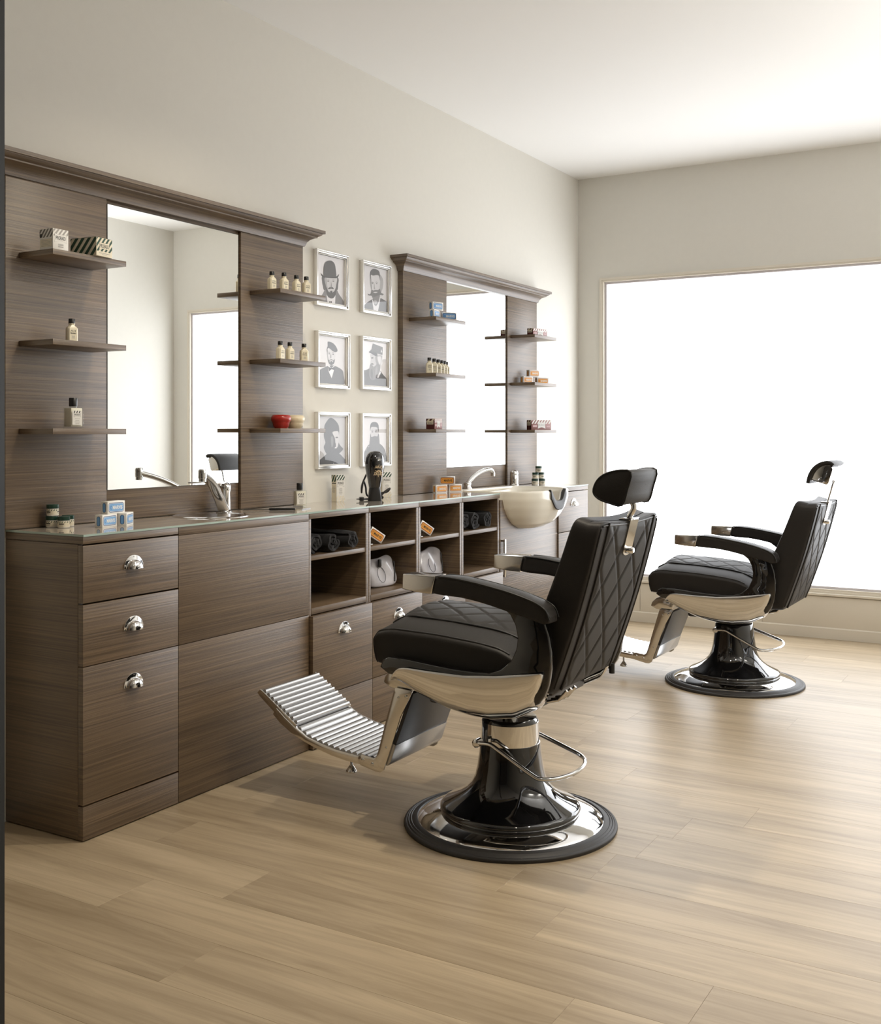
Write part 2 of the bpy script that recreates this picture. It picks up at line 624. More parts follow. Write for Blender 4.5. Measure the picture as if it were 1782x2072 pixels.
obj('window_trim', ring(MB(), WX0, WX1, WZ0, WZ1, 0.014, YB - 0.012, YB + 0.02), TRIMM, win)
obj('window_frame', ring(MB(), WX0 + 0.014, WX1 - 0.014, WZ0 + 0.014, WZ1 - 0.014, 0.012, YB - 0.006, YB + 0.03), TRIMM, win)
obj('window_reveal', ring(MB(), WX0 + 0.026, WX1 - 0.026, WZ0 + 0.026, WZ1 - 0.026, 0.014, YB + 0.012, YB + 0.05), mat('grey_reveal', (0.55, 0.52, 0.54), 0.6), win)
obj('window_sill', MB().box((WX0 - 0.0, YB - 0.022, WZ0 - 0.012), (WX1, YB, WZ0 + 0.002), bev=0.002), TRIMM, win)
pane = MB().add([(WX0 + 0.03, YB + 0.045, WZ0 + 0.03), (WX1 - 0.03, YB + 0.045, WZ0 + 0.03), (WX1 - 0.03, YB + 0.045, WZ1 - 0.03), (WX0 + 0.03, YB + 0.045, WZ1 - 0.03)], [(0, 1, 2, 3)])
obj('window_pane', pane, WINDOW_PANE, win)

# dark door jamb at the left edge of the view
p0 = CAM_X - 0.0
jd = 1.96
ju = -28
ja = (ju - CX0) / F_PX
jx, jy = CAM_X + jd * (ja * _C - _S), jd * (ja * _S + _C)
dj = MB().box((-0.022, -0.03, 0), (0.022, 0.03, HC), bev=0.002)
for q in range(len(dj.v)):
    a = Vector(dj.v[q]); a.rotate(Matrix.Rotation(YAW, 3, 'Z').to_euler()); dj.v[q] = (a.x + jx, a.y + jy, a.z)
struct('door_1', dj, DARK_METAL, 'dark metal door jamb at the left edge', 'door frame')

# floor: slab + planks
floor = struct('floor', MB().box((-0.0, YF, -0.06), (XR, YB, -0.009)), mat('floor_joint', (0.26, 0.19, 0.11), 0.8), 'light oak plank floor', 'floor')
PW, PLN = 0.198, 1.22
full_meshes = {}
row = 0
y = YF
rows = []
y_edge = 3.125
k0 = math.ceil((YF - y_edge) / PW)
k1 = math.floor((YB - y_edge) / PW)
for k in range(-11, k1 + 1):
    ya = y_edge + k * PW
    yb = min(ya + PW, YB)
    rnd = random.Random(100 + k)
    off = {0: 1.815 - PLN, 7: 1.828 - PLN, 6: 1.218}.get(k, rnd.uniform(0.1, PLN))
    xs = [0.0]
    x = off % PLN
    if x < 0.12:
        x += PLN
    while x < XR - 0.1:
        xs.append(x); x += PLN
    xs.append(XR)
    for a, b in zip(xs, xs[1:]):
        key = (round(b - a, 3), round(yb - ya, 3))
        if key not in full_meshes:
            g = 0.0002
            L2, W2 = (b - a) / 2 - g, (yb - ya) / 2 - g
            c = 0.0003
            mb = MB().add([(-L2, -W2, -0.009), (L2, -W2, -0.009), (L2, W2, -0.009), (-L2, W2, -0.009),
                           (-L2, -W2, -c), (L2, -W2, -c), (L2, W2, -c), (-L2, W2, -c),
                           (-L2 + c, -W2 + c, 0), (L2 - c, -W2 + c, 0), (L2 - c, W2 - c, 0), (-L2 + c, W2 - c, 0)],
                          [(0, 1, 5, 4), (1, 2, 6, 5), (2, 3, 7, 6), (3, 0, 4, 7), (4, 5, 9, 8), (5, 6, 10, 9), (6, 7, 11, 10), (7, 4, 8, 11), (8, 9, 10, 11)])
            full_meshes[key] = mesh_of('plank', mb, FLOORM)
        obj('plank', full_meshes[key], None, floor, loc=((a + b) / 2, (ya + yb) / 2, 0))
ya = y_edge - 11 * PW
far = obj('subfloor_sheet', MB().box((0, YF, -0.009), (XR, ya, 0.0)), FLOORM, floor)

# ================================================================== WALL PANEL UNITS
XP = 0.030
CORN = [(0.0, 1.985), (0.036, 1.985), (0.038, 1.990), (0.042, 2.002), (0.052, 2.014), (0.066, 2.021), (0.074, 2.0225), (0.074, 2.027), (0.080, 2.030),
        (0.086, 2.034), (0.090, 2.039), (0.090, 2.041), (0.098, 2.041), (0.098, 2.054), (0.0, 2.054)]


def cornice(y0, y1, left_return=True, right_return=True):
    """moulding swept along y with mitred ends that follow the profile"""
    mb = MB(); n = len(CORN)
    vs = []
    for (x, z) in CORN:
        e = max(0.0, x - 0.030)
        vs.append((x, y0 - (e if left_return else 0), z))
    for (x, z) in CORN:
        e = max(0.0, x - 0.030)
        vs.append((x, y1 + (e if right_return else 0), z))
    fs = [(i, (i + 1) % n, n + (i + 1) % n, n + i) for i in range(n)]
    # end returns: profile points keep x>=e, close to the wall
    mb.add(vs, fs)
    for s, yy, sg in ((0, y0, -1), (n, y1, 1)):
        vv = []
        for (x, z) in CORN:
            e = max(0.0, x - 0.030)
            vv.append((x, yy + sg * e, z)); vv.append((0.0, yy + sg * e, z))
        ff = [(2 * i, 2 * i + 2, 2 * i + 3, 2 * i + 1) for i in range(n - 1)]
        mb.add(vv, ff)
    return mb


def panel_unit(label, ya, ym0, ym1, yb, mirror, mlabel, half_low):
    t = thing('mirror_panel_unit', label, 'wall panel', (0, (ya + yb) / 2, 0.9), group='wall panel units with mirrors')
    oy, oz = (ya + yb) / 2, 0.9

    def Lc(a, b, mt=None, bev=0.001):
        return MB().box((a[0], a[1] - oy, a[2] - oz), (b[0], b[1] - oy, b[2] - oz), mt, bev)
    obj('side_panel', Lc((0.0, ya, 0.902), (XP, ym0 - 0.002, 1.986)), WOOD, t)
    obj('side_panel', Lc((0.0, ym1 + 0.002, 0.902), (XP, yb, 1.986)), WOOD, t)
    obj('centre_panel', Lc((0.0, ym0, 0.902), (0.018, ym1, 1.986)), WOOD, t)
    mr = MB().box((0.018, mirror[0] - oy, mirror[2] - oz), (0.0222, mirror[1] - oy, mirror[3] - oz))
    o = obj('mirror_backing', mr, mat('mirror_edge', (0.05, 0.07, 0.06), 0.3), t)
    mg = MB().add([(0.0225, mirror[0] + .001 - oy, mirror[2] + .001 - oz), (0.0225, mirror[1] - .001 - oy, mirror[2] + .001 - oz),
                   (0.0225, mirror[1] - .001 - oy, mirror[3] - .001 - oz), (0.0225, mirror[0] + .001 - oy, mirror[3] - .001 - oz)], [(0, 1, 2, 3)])
    o = obj('mirror', mg, MIRROR, t); o['label'] = mlabel
    cm = cornice(ya, yb)
    cm.v = [(a, b - oy, c - oz) for a, b, c in cm.v]
    o = obj('cornice', cm, WOOD, t, smooth=35); o['label'] = 'dark moulded cornice'
    return t


panel_unit('dark oak wall panel with tall mirror above the round steel sink', 2.196, 2.598, 3.274, 3.669,
           (2.606, 3.270, 1.005, 1.972), 'tall frameless mirror', False)
panel_unit('dark oak wall panel with bright mirror above the cream washbasin', 4.455, 4.878, 5.566, 5.957,
           (4.881, 5.563, 1.022, 1.986), 'tall frameless mirror full of window light', False)

# shelves
SH = {}
rows3 = (('top', 1.737, 1.755), ('middle', 1.465, 1.482), ('bottom', 1.194, 1.211))
cols4 = (('left of the left mirror', 2.245, 2.537), ('right of the left mirror', 3.328, 3.620), ('left of the right mirror', 4.508, 4.801), ('right of the right mirror', 5.604, 5.901))
dz_col = (0.0, 0.006, 0.008, 0.009)
sm = mesh_of('wall_shelf', MB().box((0, -0.1465, -0.0085), (0.154, 0.1465, 0.0085), bev=0.0008), WOOD, 40)
on_it = {(0, 0): 'carrying two striped cartons', (0, 1): 'carrying one cream bottle', (0, 2): 'carrying one square glass bottle',
         (1, 0): 'carrying four cream bottles', (1, 1): 'carrying three cream bottles', (1, 2): 'carrying red and cream bowls',
         (2, 0): 'carrying three blue toothpaste boxes', (2, 1): 'carrying six cream bottles', (2, 2): 'carrying one wine-red carton',
         (3, 0): 'carrying one long wine-red carton', (3, 1): 'carrying three orange toothpaste boxes', (3, 2): 'carrying one wide wine-red carton'}
for ci, (cn, ya, yb) in enumerate(cols4):
    for ri, (rn, z0, z1) in enumerate(rows3):
        z0 += dz_col[ci]; z1 += dz_col[ci]
        o = obj('wall_shelf', sm, None, None, loc=(XP, (ya + yb) / 2, (z0 + z1) / 2))
        tag(o, '%s dark oak shelf %s, %s' % (rn, cn, on_it[(ci, ri)]), 'shelf', 'floating shelves on the wall panels')
        SH[(ci, ri)] = z1

# ================================================================== CABINETS
DC = 0.343          # front plane
DT = 0.021          # front thickness
BX = DC - DT - 0.001
CY = [2.219, 2.610, 3.300, 3.702, 4.093, 4.482, 4.868, 5.580, 5.997]


def cup_handle(parent, y, z):
    """half-moon cup pull: flange + hollow dome, built towards +x, at local (y, z)"""
    fl = [(0.040 * math.cos(a), -0.018 + 0.041 * math.sin(a)) for a in [PI * k / 20 for k in range(21)]]
    hb = MB().prism([(y + a, z + b) for a, b in fl], 0.0, 0.003, 'yz', None, 0.0008)
    hb.v = [(q[0] + DC, q[1], q[2]) for q in hb.v]
    h = obj('handle', hb, CHROME, parent, smooth=40)
    def dome(u, v):
        a = PI * u
        r = 0.029
        c = v * PI / 2
        return (DC + 0.003 + 0.023 * math.sin(c), y + r * math.cos(a) * (math.cos(c) ** .6 if c < PI / 2 - 1e-6 else 0.0), z - 0.018 + r * 0.95 * math.sin(a) * (math.cos(c) ** .6 if c < PI / 2 - 1e-6 else 0.0))
    obj('cup', MB().grid(dome, 24, 10), CHROME, h, smooth=60)
    for a in (0.08, 0.5, 0.92):
        yy, zz = y + 0.035 * math.cos(PI * a), z - 0.018 + 0.036 * math.sin(PI * a)
        obj('screw', MB().lathe([(0.0016, 0), (0.0016, 0.0036), (0, 0.0038)], 8, None, Matrix.Translation((DC, yy, zz)) @ Matrix.Rotation(PI / 2, 4, 'Y')), CHROME, h)


def cab(name, label, i0, i1, group=None):
    ya, yb = CY[i0], CY[i1]
    t = thing(name, label, 'cabinet', (0, (ya + yb) / 2, 0), group=group)
    oy = (ya + yb) / 2
    w = (yb - ya) / 2
    return t, w


def pb(x0, x1, y0, y1, z0, z1, bev=0.0008):
    return MB().box((x0, y0, z0), (x1, y1, z1), None, bev)


g = 0.0012
# 1 drawer cabinet
t, w = cab('drawer_cabinet', 'dark oak drawer cabinet with three chrome cup handles at the near end', 0, 1)
obj('end_panel', pb(0.001, BX, -w, -w + 0.018, 0.004, 0.870), WOOD, t)
obj('inner_panel', pb(0.001, BX, w - 0.018, w - g, 0.004, 0.870), WOOD, t)
obj('back_panel', pb(0.001, 0.012, -w + 0.018, w - 0.018, 0.02, 0.870), WOOD, t)
obj('top_rail', pb(0.001, DC, -w, w - g, 0.8715, 0.893), WOOD, t)
obj('plinth', pb(BX, DC, -w, w - g, 0.004, 0.102), WOOD, t)
for z0, z1, hz in ((0.698, 0.867, 0.800), (0.513, 0.693, 0.613), (0.107, 0.5105, 0.437)):
    d = obj('drawer', pb(BX + 0.001, DC, -w, w - g, z0, z1), WOOD, t)
    cup_handle(d, 0.0, hz)
    obj('drawer_box', pb(0.03, BX, -w + 0.022, w - 0.022, z0 + 0.02, z1 - 0.03), WOOD, d)
# 2 sink cabinet
t, w = cab('sink_cabinet', 'wide plain dark oak cabinet under the round steel sink', 1, 2)
obj('side_panel', pb(0.001, BX, -w + g, -w + 0.018, 0.004, 0.870), WOOD, t)
obj('side_panel', pb(0.001, BX, w - 0.018, w - g, 0.004, 0.870), WOOD, t)
obj('top_rail', pb(0.30, DC, -w + g, w - g, 0.8665, 0.893), WOOD, t)
obj('upper_front', pb(BX + 0.001, DC, -w + g, w - g, 0.5125, 0.8655), WOOD, t)
obj('lower_front', pb(BX + 0.001, DC, -w + g, w - g, 0.004, 0.5105), WOOD, t)
# 3-6 open shelf cabinets
cub = ('first open cubby cabinet, rolled black towels on its upper shelf, next to the sink cabinet', 'second open cubby cabinet holding a tilted orange box and a clear pouch',
       'third open cubby cabinet holding a tilted orange box and a clear pouch', 'last open cubby cabinet, with rolled towels beside the washbasin')
for k in range(4):
    t, w = cab('open_shelf_cabinet', cub[k], 2 + k, 3 + k, 'open cubby cabinets in the middle of the counter')
    xf = DC - 0.004
    obj('side_panel', pb(0.001, xf, -w + g, -w + 0.018, 0.005, 0.872), WOOD, t)
    obj('side_panel', pb(0.001, xf, w - 0.018, w - g, 0.005, 0.872), WOOD, t)
    obj('back_panel', pb(0.001, 0.012, -w + 0.018, w - 0.018, 0.2, 0.872), WOOD, t)
    obj('top_rail', pb(0.001, DC, -w + g, w - g, 0.8735, 0.893), WOOD, t)
    obj('shelf_board', pb(0.012, xf - 0.002, -w + 0.018, w - 0.018, 0.714, 0.732), WOOD, t)
    obj('bottom_board', pb(0.012, xf + 0.001, -w + 0.018, w - 0.018, 0.509, 0.533), WOOD, t)
    d = obj('door', pb(xf + 0.001, DC + 0.018, -w + g, w - g, 0.198, 0.506), WOOD, t)
    hd = DC
    DC = DC + 0.018
    cup_handle(d, 0.0, 0.437)
    DC = hd
    obj('plinth', pb(xf + 0.001, DC + 0.018, -w + g, w - g, 0.005, 0.195), WOOD, t)
# 7 washbasin cabinet
t, w = cab('washbasin_cabinet', 'pale-lit oak cabinet with a vertical chrome handle under the cream washbasin', 6, 7)
xr = 0.315
obj('side_panel', pb(0.001, xr, -w + g, -w + 0.018, 0.004, 0.87), WOOD, t)
obj('side_panel', pb(0.001, xr, w - 0.018, w - g, 0.004, 0.87), WOOD, t)
d = obj('door', pb(xr, xr + 0.02, -w + 0.02, w - g, 0.005, 0.862), WOOD, t)
yh = px(1023, 1100, 'x', xr + 0.045).y - (CY[6] + CY[7]) / 2
hb = MB()
hb.box((xr + 0.036, yh - 0.008, 0.475), (xr + 0.044, yh + 0.008, 0.665), None, 0.0015)
hb.box((xr + 0.02, yh - 0.006, 0.478), (xr + 0.037, yh + 0.006, 0.487)).box((xr + 0.02, yh - 0.006, 0.653), (xr + 0.037, yh + 0.006, 0.662))
obj('handle', hb, CHROME_WORN, d)
# 8 far drawer cabinet
t, w = cab('drawer_cabinet', 'pale-lit oak drawer cabinet at the far end beside the window wall', 7, 8)
obj('end_panel', pb(0.001, BX, w - 0.018, w, 0.004, 0.870), WOOD, t)
obj('side_panel', pb(0.001, BX, -w + g, -w + 0.018, 0.004, 0.87), WOOD, t)
obj('top_rail', pb(0.001, DC, -w + g, w, 0.8715, 0.893), WOOD, t)
for z0, z1, hz in ((0.645, 0.867, 0.805), (0.36, 0.641, 0.58), (0.10, 0.356, 0.30)):
    d = obj('drawer', pb(BX + 0.001, DC, -w + g, w, z0, z1), WOOD, t)
    cup_handle(d, 0.0, hz)
obj('plinth', pb(BX, DC, -w + g, w, 0.004, 0.097), WOOD, t)

# ---------------- glass counter top
ZT = 0.900
SINK = (0.150, 2.975, 0.128)


def slab_hole(x0, x1, y0, y1, z0, z1, cx, cy, r, n=64):
    angs = sorted([2 * PI * k / n for k in range(n)] + [math.atan2(yy - cy, xx - cx) % (2 * PI) for xx in (x0, x1) for yy in (y0, y1)])
    vs = []
    for a in angs:
        c, s = math.cos(a), math.sin(a)
        ts = []
        if c > 1e-9: ts.append((x1 - cx) / c)
        if c < -1e-9: ts.append((x0 - cx) / c)
        if s > 1e-9: ts.append((y1 - cy) / s)
        if s < -1e-9: ts.append((y0 - cy) / s)
        tt = min(ts)
        vs += [(cx + r * c, cy + r * s, z1), (cx + tt * c, cy + tt * s, z1), (cx + tt * c, cy + tt * s, z0), (cx + r * c, cy + r * s, z0)]
    top, edge = [], []
    N = len(angs)
    for i in range(N):
        j = (i + 1) % N
        top.append((4 * i, 4 * i + 1, 4 * j + 1, 4 * j))
        edge.append((4 * i + 1, 4 * i + 2, 4 * j + 2, 4 * j + 1))
        edge.append((4 * i + 2, 4 * i + 3, 4 * j + 3, 4 * j + 2))
        edge.append((4 * i + 3, 4 * i, 4 * j, 4 * j + 3))
    mb = MB().add(vs, top, GLASS_TOP)
    b = 0
    for f in edge:
        mb.f.append(f); mb.m.append(mb.mi(GLASS_EDGE))
    return mb


def slab(x0, x1, y0, y1, z0, z1):
    vs = [(x0, y0, z0), (x1, y0, z0), (x1, y1, z0), (x0, y1, z0), (x0, y0, z1), (x1, y0, z1), (x1, y1, z1), (x0, y1, z1)]
    mb = MB().add(vs, [(4, 5, 6, 7)], GLASS_TOP)
    for f in [(0, 3, 2, 1), (0, 1, 5, 4), (1, 2, 6, 5), (2, 3, 7, 6), (3, 0, 4, 7)]:
        mb.f.append(f); mb.m.append(mb.mi(GLASS_EDGE))
    return mb


ct = thing('counter_top', 'long grey painted glass counter top with green edge', 'counter top', (0, 3.5, 0.893))
XG = DC + 0.003


def shift(mb, d):
    mb.v = [(q[0] + d[0], q[1] + d[1], q[2] + d[2]) for q in mb.v]
    return mb


obj('glass_sheet', shift(slab_hole(0.0, XG, CY[0] - 0.001, CY[3] - .0006, 0.8935, ZT, *SINK), (0, -3.5, -0.893)), None, ct, smooth=None)
for k in range(3, 6):
    obj('glass_sheet', shift(slab(0.0, XG, CY[k] + .0006, CY[k + 1] - .0006, 0.8935, ZT), (0, -3.5, -0.893)), None, ct, smooth=None)
obj('glass_sheet', shift(slab(0.0, XG, CY[7], CY[8] + 0.001, 0.8935, ZT), (0, -3.5, -0.893)), None, ct, smooth=None)

# ---------------- round steel sink
st = thing('round_sink', 'round polished steel sink set into the glass counter', 'sink', (SINK[0], SINK[1], ZT))
obj('rim', MB().lathe([(0.118, 0.0005), (0.124, 0.004), (0.132, 0.004), (0.137, 0.0015), (0.137, 0.0)], 64, cap=False), CHROME, st, smooth=60)
obj('bowl', MB().lathe([(0.119, 0.001), (0.117, -0.004), (0.114, -0.04), (0.105, -0.085), (0.085, -0.11), (0.03, -0.118), (0.0, -0.118)], 64), CHROME_WORN, st, smooth=60)
obj('drain', MB().lathe([(0.022, -0.1175), (0.020, -0.115), (0.008, -0.116), (0.0, -0.116)], 24), CHROME, st)

# ---------------- mixer tap at the sink
tx, ty = 0.062, 3.150
tp = thing('mixer_tap', 'chrome mixer tap with slanted flat spout over the round sink', 'tap', (tx, ty, ZT))
obj('body', MB().lathe([(0.026, 0), (0.026, 0.004), (0.020, 0.008), (0.0195, 0.02), (0.019, 0.075), (0.021, 0.082), (0.021, 0.098), (0.016, 0.108), (0.0, 0.112)], 32), CHROME, tp, smooth=50)
nz = Vector((0.175 - tx, 2.905 - ty, 0.15))
sp = MB()
base = Vector((0.004, -0.016, 0.012)); dirv = nz - base
for_w = Vector((dirv.y, -dirv.x, 0)).normalized()


def spout(u, v):
    q = base + dirv * u + Vector((0, 0, 0.022)) * math.sin(PI * u)
    wd = 0.021 - 0.006 * u
    th = 0.012 - 0.002 * u
    a = 2 * PI * v
    sx = math.copysign(abs(math.cos(a)) ** .6, math.cos(a)); sz = math.copysign(abs(math.sin(a)) ** .6, math.sin(a))
    return q + for_w * wd * sx + Vector((0, 0, th)) * sz


obj('spout', sp.grid(spout, 14, 20), CHROME, tp, smooth=60)
obj('nozzle', MB().lathe([(0.0, 0.022), (0.013, 0.020), (0.0155, 0.014), (0.0155, -0.012), (0.0135, -0.013), (0.0135, -0.024), (0.0, -0.024)], 24, None, Matrix.Translation(nz + Vector((0.002, -0.004, 0)))), CHROME, tp, smooth=40)
obj('lever', MB().prism([(-0.012, 0), (0.012, 0), (0.016, 0.03), (0.011, 0.075), (0.0, 0.09), (-0.011, 0.075), (-0.016, 0.03)], 0.108, 0.114, 'xy', None, 0.002,
                        Matrix.Translation((0, 0, 0.0)) @ Matrix.Rotation(math.radians(200), 4, 'Z')), CHROME, tp)

# ================================================================== BARBER CHAIRS
SEAT_EDGE = [(-0.345, 0.575), (-0.326, 0.598), (-0.282, 0.607), (-0.127, 0.603), (0.02, 0.591), (0.09, 0.579), (0.13, 0.560), (0.19, 0.53)]


def seat_top(x, b):
    return lerp_table(SEAT_EDGE, x) + 0.046 * (1 - b * b) * (1.0 if x > -0.28 else max(0.25, 1 - (-0.28 - x) / 0.07))


def quilt(u, v, w=0.055):
    d = min(abs((u + v) % 1.0 - 0.5), abs((u - v) % 1.0 - 0.5))
    return -math.exp(-(d / w) ** 2)


def both(fn):
    for s in (-1, 1):
        fn(s)


def make_chair(label, loc, rotz, dz, raised):
    t = thing('barber_chair', label, 'barber chair', loc, rotz, 'barber chairs')
    U = Matrix.Translation((0, 0, dz))
    # ---- base
    ring_ = obj('base_ring', MB().lathe([(0.283, 0.0), (0.325, 0.0), (0.327, 0.006), (0.325, 0.011), (0.319, 0.0135), (0.317, 0.0125), (0.312, 0.0165), (0.310, 0.0155), (0.304, 0.0195), (0.302, 0.0185), (0.294, 0.022), (0.286, 0.022), (0.283, 0.018)], 96), RUBBER, t, smooth=50)
    obj('base_plate', MB().lathe([(0.286, 0.018), (0.282, 0.0225), (0.262, 0.030), (0.235, 0.038), (0.205, 0.044), (0.18, 0.046)], 96, cap=False), CHROME, t, smooth=60)
    ped = [(0.203, 0.040), (0.211, 0.043), (0.215, 0.050), (0.215, 0.056), (0.211, 0.062), (0.203, 0.066), (0.18, 0.076), (0.155, 0.090), (0.133, 0.107), (0.117, 0.127), (0.107, 0.150), (0.1005, 0.18), (0.095, 0.22), (0.0915, 0.252)]
    if raised:
        ped += [(0.085, 0.254)]
    else:
        ped += [(0.0885, 0.285), (0.084, 0.292), (0.0, 0.294)]
    obj('pedestal', MB().lathe(ped, 96, cap=False), BLACK_GLOSS, t, smooth=60)
    if raised:
        obj('collar', MB().lathe([(0.0895, 0.250), (0.0895, 0.252), (0.0875, 0.316), (0.0855, 0.318)], 64, cap=False), CHROME, t, smooth=40)
        obj('cap', MB().lathe([(0.0865, 0.312), (0.0862, 0.320), (0.080, 0.329), (0.03, 0.331), (0.0, 0.331)], 64), BLACK_GLOSS, t, smooth=50)
    zt = 0.325 if raised else 0.29
    obj('piston', MB().lathe([(0.024, zt), (0.024, 0.45 + dz), (0.0, 0.45 + dz)], 32), CHROME, t, smooth=40)
    pth = [(-0.06, -0.108, 0.262), (-0.015, -0.112, 0.266), (0.012, -0.114, 0.256), (0.06, -0.118, 0.233), (0.135, -0.122, 0.197), (0.16, -0.118, 0.190), (0.195, -0.09, 0.190), (0.222, -0.03, 0.193), (0.226, 0.03, 0.196),
           (0.212, 0.085, 0.200), (0.185, 0.112, 0.206), (0.15, 0.118, 0.216), (0.05, 0.114, 0.25), (0.0, 0.108, 0.264), (-0.05, 0.104, 0.262)]
    pd = obj('pump_pedal', MB().tube(pth, 0.0065, 10, None, False, None, 3), CHROME, t, smooth=60)
    both(lambda s: obj('pivot', MB().lathe([(0.0, 0.0), (0.013, 0.0), (0.013, 0.024), (0.008, 0.027), (0.0, 0.027)], 20, None, Matrix.Translation((-0.06, s * 0.088, 0.262)) @ Matrix.Rotation(-s * PI / 2, 4, 'X')), CHROME, pd))
    # ---- seat frame
    plate = [(-0.292, 0.500), (-0.282, 0.522), (-0.262, 0.532), (-0.20, 0.531), (-0.115, 0.524), (-0.04, 0.519), (0.028, 0.518), (0.075, 0.521), (0.110, 0.534), (0.142, 0.561), (0.158, 0.595), (0.163, 0.628), (0.156, 0.662), (0.140, 0.690), (0.11, 0.712), (0.085, 0.725),
             (0.15, 0.73), (0.235, 0.705), (0.247, 0.672), (0.258, 0.640), (0.264, 0.596), (0.263, 0.55), (0.256, 0.505), (0.244, 0.475), (0.228, 0.452), (0.216, 0.446), (0.212, 0.458), (0.214, 0.480), (0.1, 0.480), (-0.1, 0.478), (-0.2, 0.478), (-0.262, 0.482)]
    both(lambda s: obj('side_plate', MB().prism(plate, s * 0.262, s * 0.286, 'xz', None, 0.005, U), BLACK_GLOSS, t, smooth=50))
    SK_T = [(-0.246, 0.472), (-0.232, 0.497), (-0.214, 0.508), (-0.19, 0.511), (-0.11, 0.509), (0.0, 0.509), (0.103, 0.519), (0.242, 0.541)]
    SK_B = [(-0.246, 0.470), (-0.184, 0.434), (-0.128, 0.412), (-0.074, 0.396), (0.0, 0.384), (0.06, 0.382), (0.137, 0.395), (0.207, 0.430), (0.228, 0.47), (0.242, 0.535)]

    def skirt(s):
        def fn(u, v):
            x = -0.246 + 0.488 * u
            a, b = lerp_table(SK_T, x), lerp_table(SK_B, x)
            c = v * PI / 2
            y = 0.222 + 0.076 * math.cos(c) ** 0.7 if c < PI / 2 - 1e-6 else 0.222
            return (x, s * y, a + (b - a) * math.sin(c) ** 1.15 + dz)
        mb = MB().grid(fn, 48, 20)
        o = obj('side_skirt', mb, CHROME, t, smooth=60)
        sd = o.modifiers.new('thick', 'SOLIDIFY'); sd.thickness = 0.004; sd.offset = 1.0 if s > 0 else -1.0
    both(skirt)
    obj('seat_pan', MB().box((-0.25, -0.262, 0.47), (0.15, 0.262, 0.500), None, 0.006, U).box((-0.16, -0.225, 0.395), (0.16, 0.215, 0.475), None, 0.012, U), BLACK_PLASTIC, t)
    # ---- seat cushion
    def seat(a, b, c):
        x = -0.0845 + 0.2705 * a
        k = (c + 1) / 2
        z0 = 0.497
        z = z0 + (seat_top(x, b) - z0) * k
        if a < 0:
            x += -0.006 * (1 - c * c) * (-a) ** 6 + 0.022 * (1 - k) * (-a) ** 8
        return (x, b * 0.252, z + dz)
    sc = obj('seat_cushion', MB().pillow(seat, 26, 14.0), LEATHER, t, smooth=80)
    for s in (-1, 1):
        pp = [on_pillow(seat, 14.0, -1, s, c) for c in (-0.9, -0.6, -0.3, 0.0, 0.3, 0.6, 0.8, 0.92)] + [on_pillow(seat, 14.0, a, s, 1) for a in (-0.97, -0.92, -0.85, -0.7, -0.5, -0.3, -0.1, 0.1, 0.3, 0.5, 0.65, 0.78)]
        obj('piping', MB().tube(pp, 0.0032, 8, None, False, None, 3), PIPING, sc, smooth=60)
        pp = [(x, seat_top(x, 0.62) + 0.0015) for x in (-0.325, -0.30, -0.26, -0.2, -0.1, 0.0, 0.06, 0.11, 0.15)]
        obj('piping', MB().tube([(x, s * 0.156, z + dz) for x, z in pp], 0.0035, 8, None, False, None, 3), PIPING, sc, smooth=60)

    def sq(u, v):
        x = -0.315 + 0.47 * u
        y = -0.152 + 0.304 * v
        e = min(1.0, min(u, 1 - u, v, 1 - v) * 20)
        return (x, y, seat_top(x, y / 0.252) + dz + 0.0005 + 0.004 * e + 0.0035 * quilt((x + 0.3) / 0.125, y / 0.105) * e)
    obj('quilted_panel', MB().grid(sq, 100, 66), LEATHER, sc, smooth=80)
    # ---- armrests
    A_T = [(-0.09, 0.788), (-0.009, 0.786), (0.061, 0.776), (0.12, 0.766), (0.179, 0.754), (0.235, 0.737), (0.262, 0.722), (0.276, 0.700)]
    A_B = [(-0.09, 0.735), (0.008, 0.732), (0.078, 0.721), (0.146, 0.705), (0.213, 0.690), (0.255, 0.678), (0.276, 0.680)]

    def arm(s):
        def fn(a, b, c):
            x = 0.093 + 0.183 * a
            if a < 0:
                x += 0.012 * (c) * (-a) ** 6
            top, bot = lerp_table(A_T, x), lerp_table(A_B, x)
            return (x, s * (0.290 + 0.033 * b), bot + (top - bot) * (c + 1) / 2 + 0.003 * (1 - b * b) * (c > 0) + dz)
        ar = obj('armrest', MB().pillow(fn, 16, 9.0), LEATHER, t, smooth=80)
        for o_ in (-1, 1):
            pp = [(x, s * (0.290 + o_ * 0.0315), lerp_table(A_T, x) - 0.001 + dz) for x in (-0.07, -0.03, 0.03, 0.1, 0.16, 0.22, 0.25, 0.266)] + [(0.275, s * (0.290 + o_ * 0.0315), 0.692 + dz)]
            obj('piping', MB().tube(pp, 0.0028, 8, None, False, None, 3), PIPING, ar, smooth=60)
        ou = [(-0.190, 0.744), (-0.188, 0.786), (-0.186, 0.788), (-0.079, 0.7885), (-0.091, 0.736), (-0.14, 0.738)]
        obj('arm_tip', MB().prism(ou, s * 0.256, s * 0.324, 'xz', None, 0.004, U, 3), CHROME_WORN, ar, smooth=50)
    both(arm)
    # ---- backrest
    def rear(s):
        return 0.246 + 0.150 * s + 0.010 * math.sin(PI * s) + (0.0 if raised else 0.042)

    def zz(s):
        return 0.465 + 0.493 * s - (0.0 if raised else 0.008)

    def back(a, b, c):
        s = (c + 1) / 2
        th = 0.145 - 0.058 * s + (0.0 if raised else 0.034 * (1 - 0.6 * s))
        x = rear(s) - th * (1 - a) / 2
        if a < 0:
            x += 0.02 * (1 - b * b) * s
        z = zz(s) + 0.014 * max(0, -a) * s ** 6 - 0.012 * (1 - b * b) * s ** 8
        return (x, b * 0.243, z + dz)
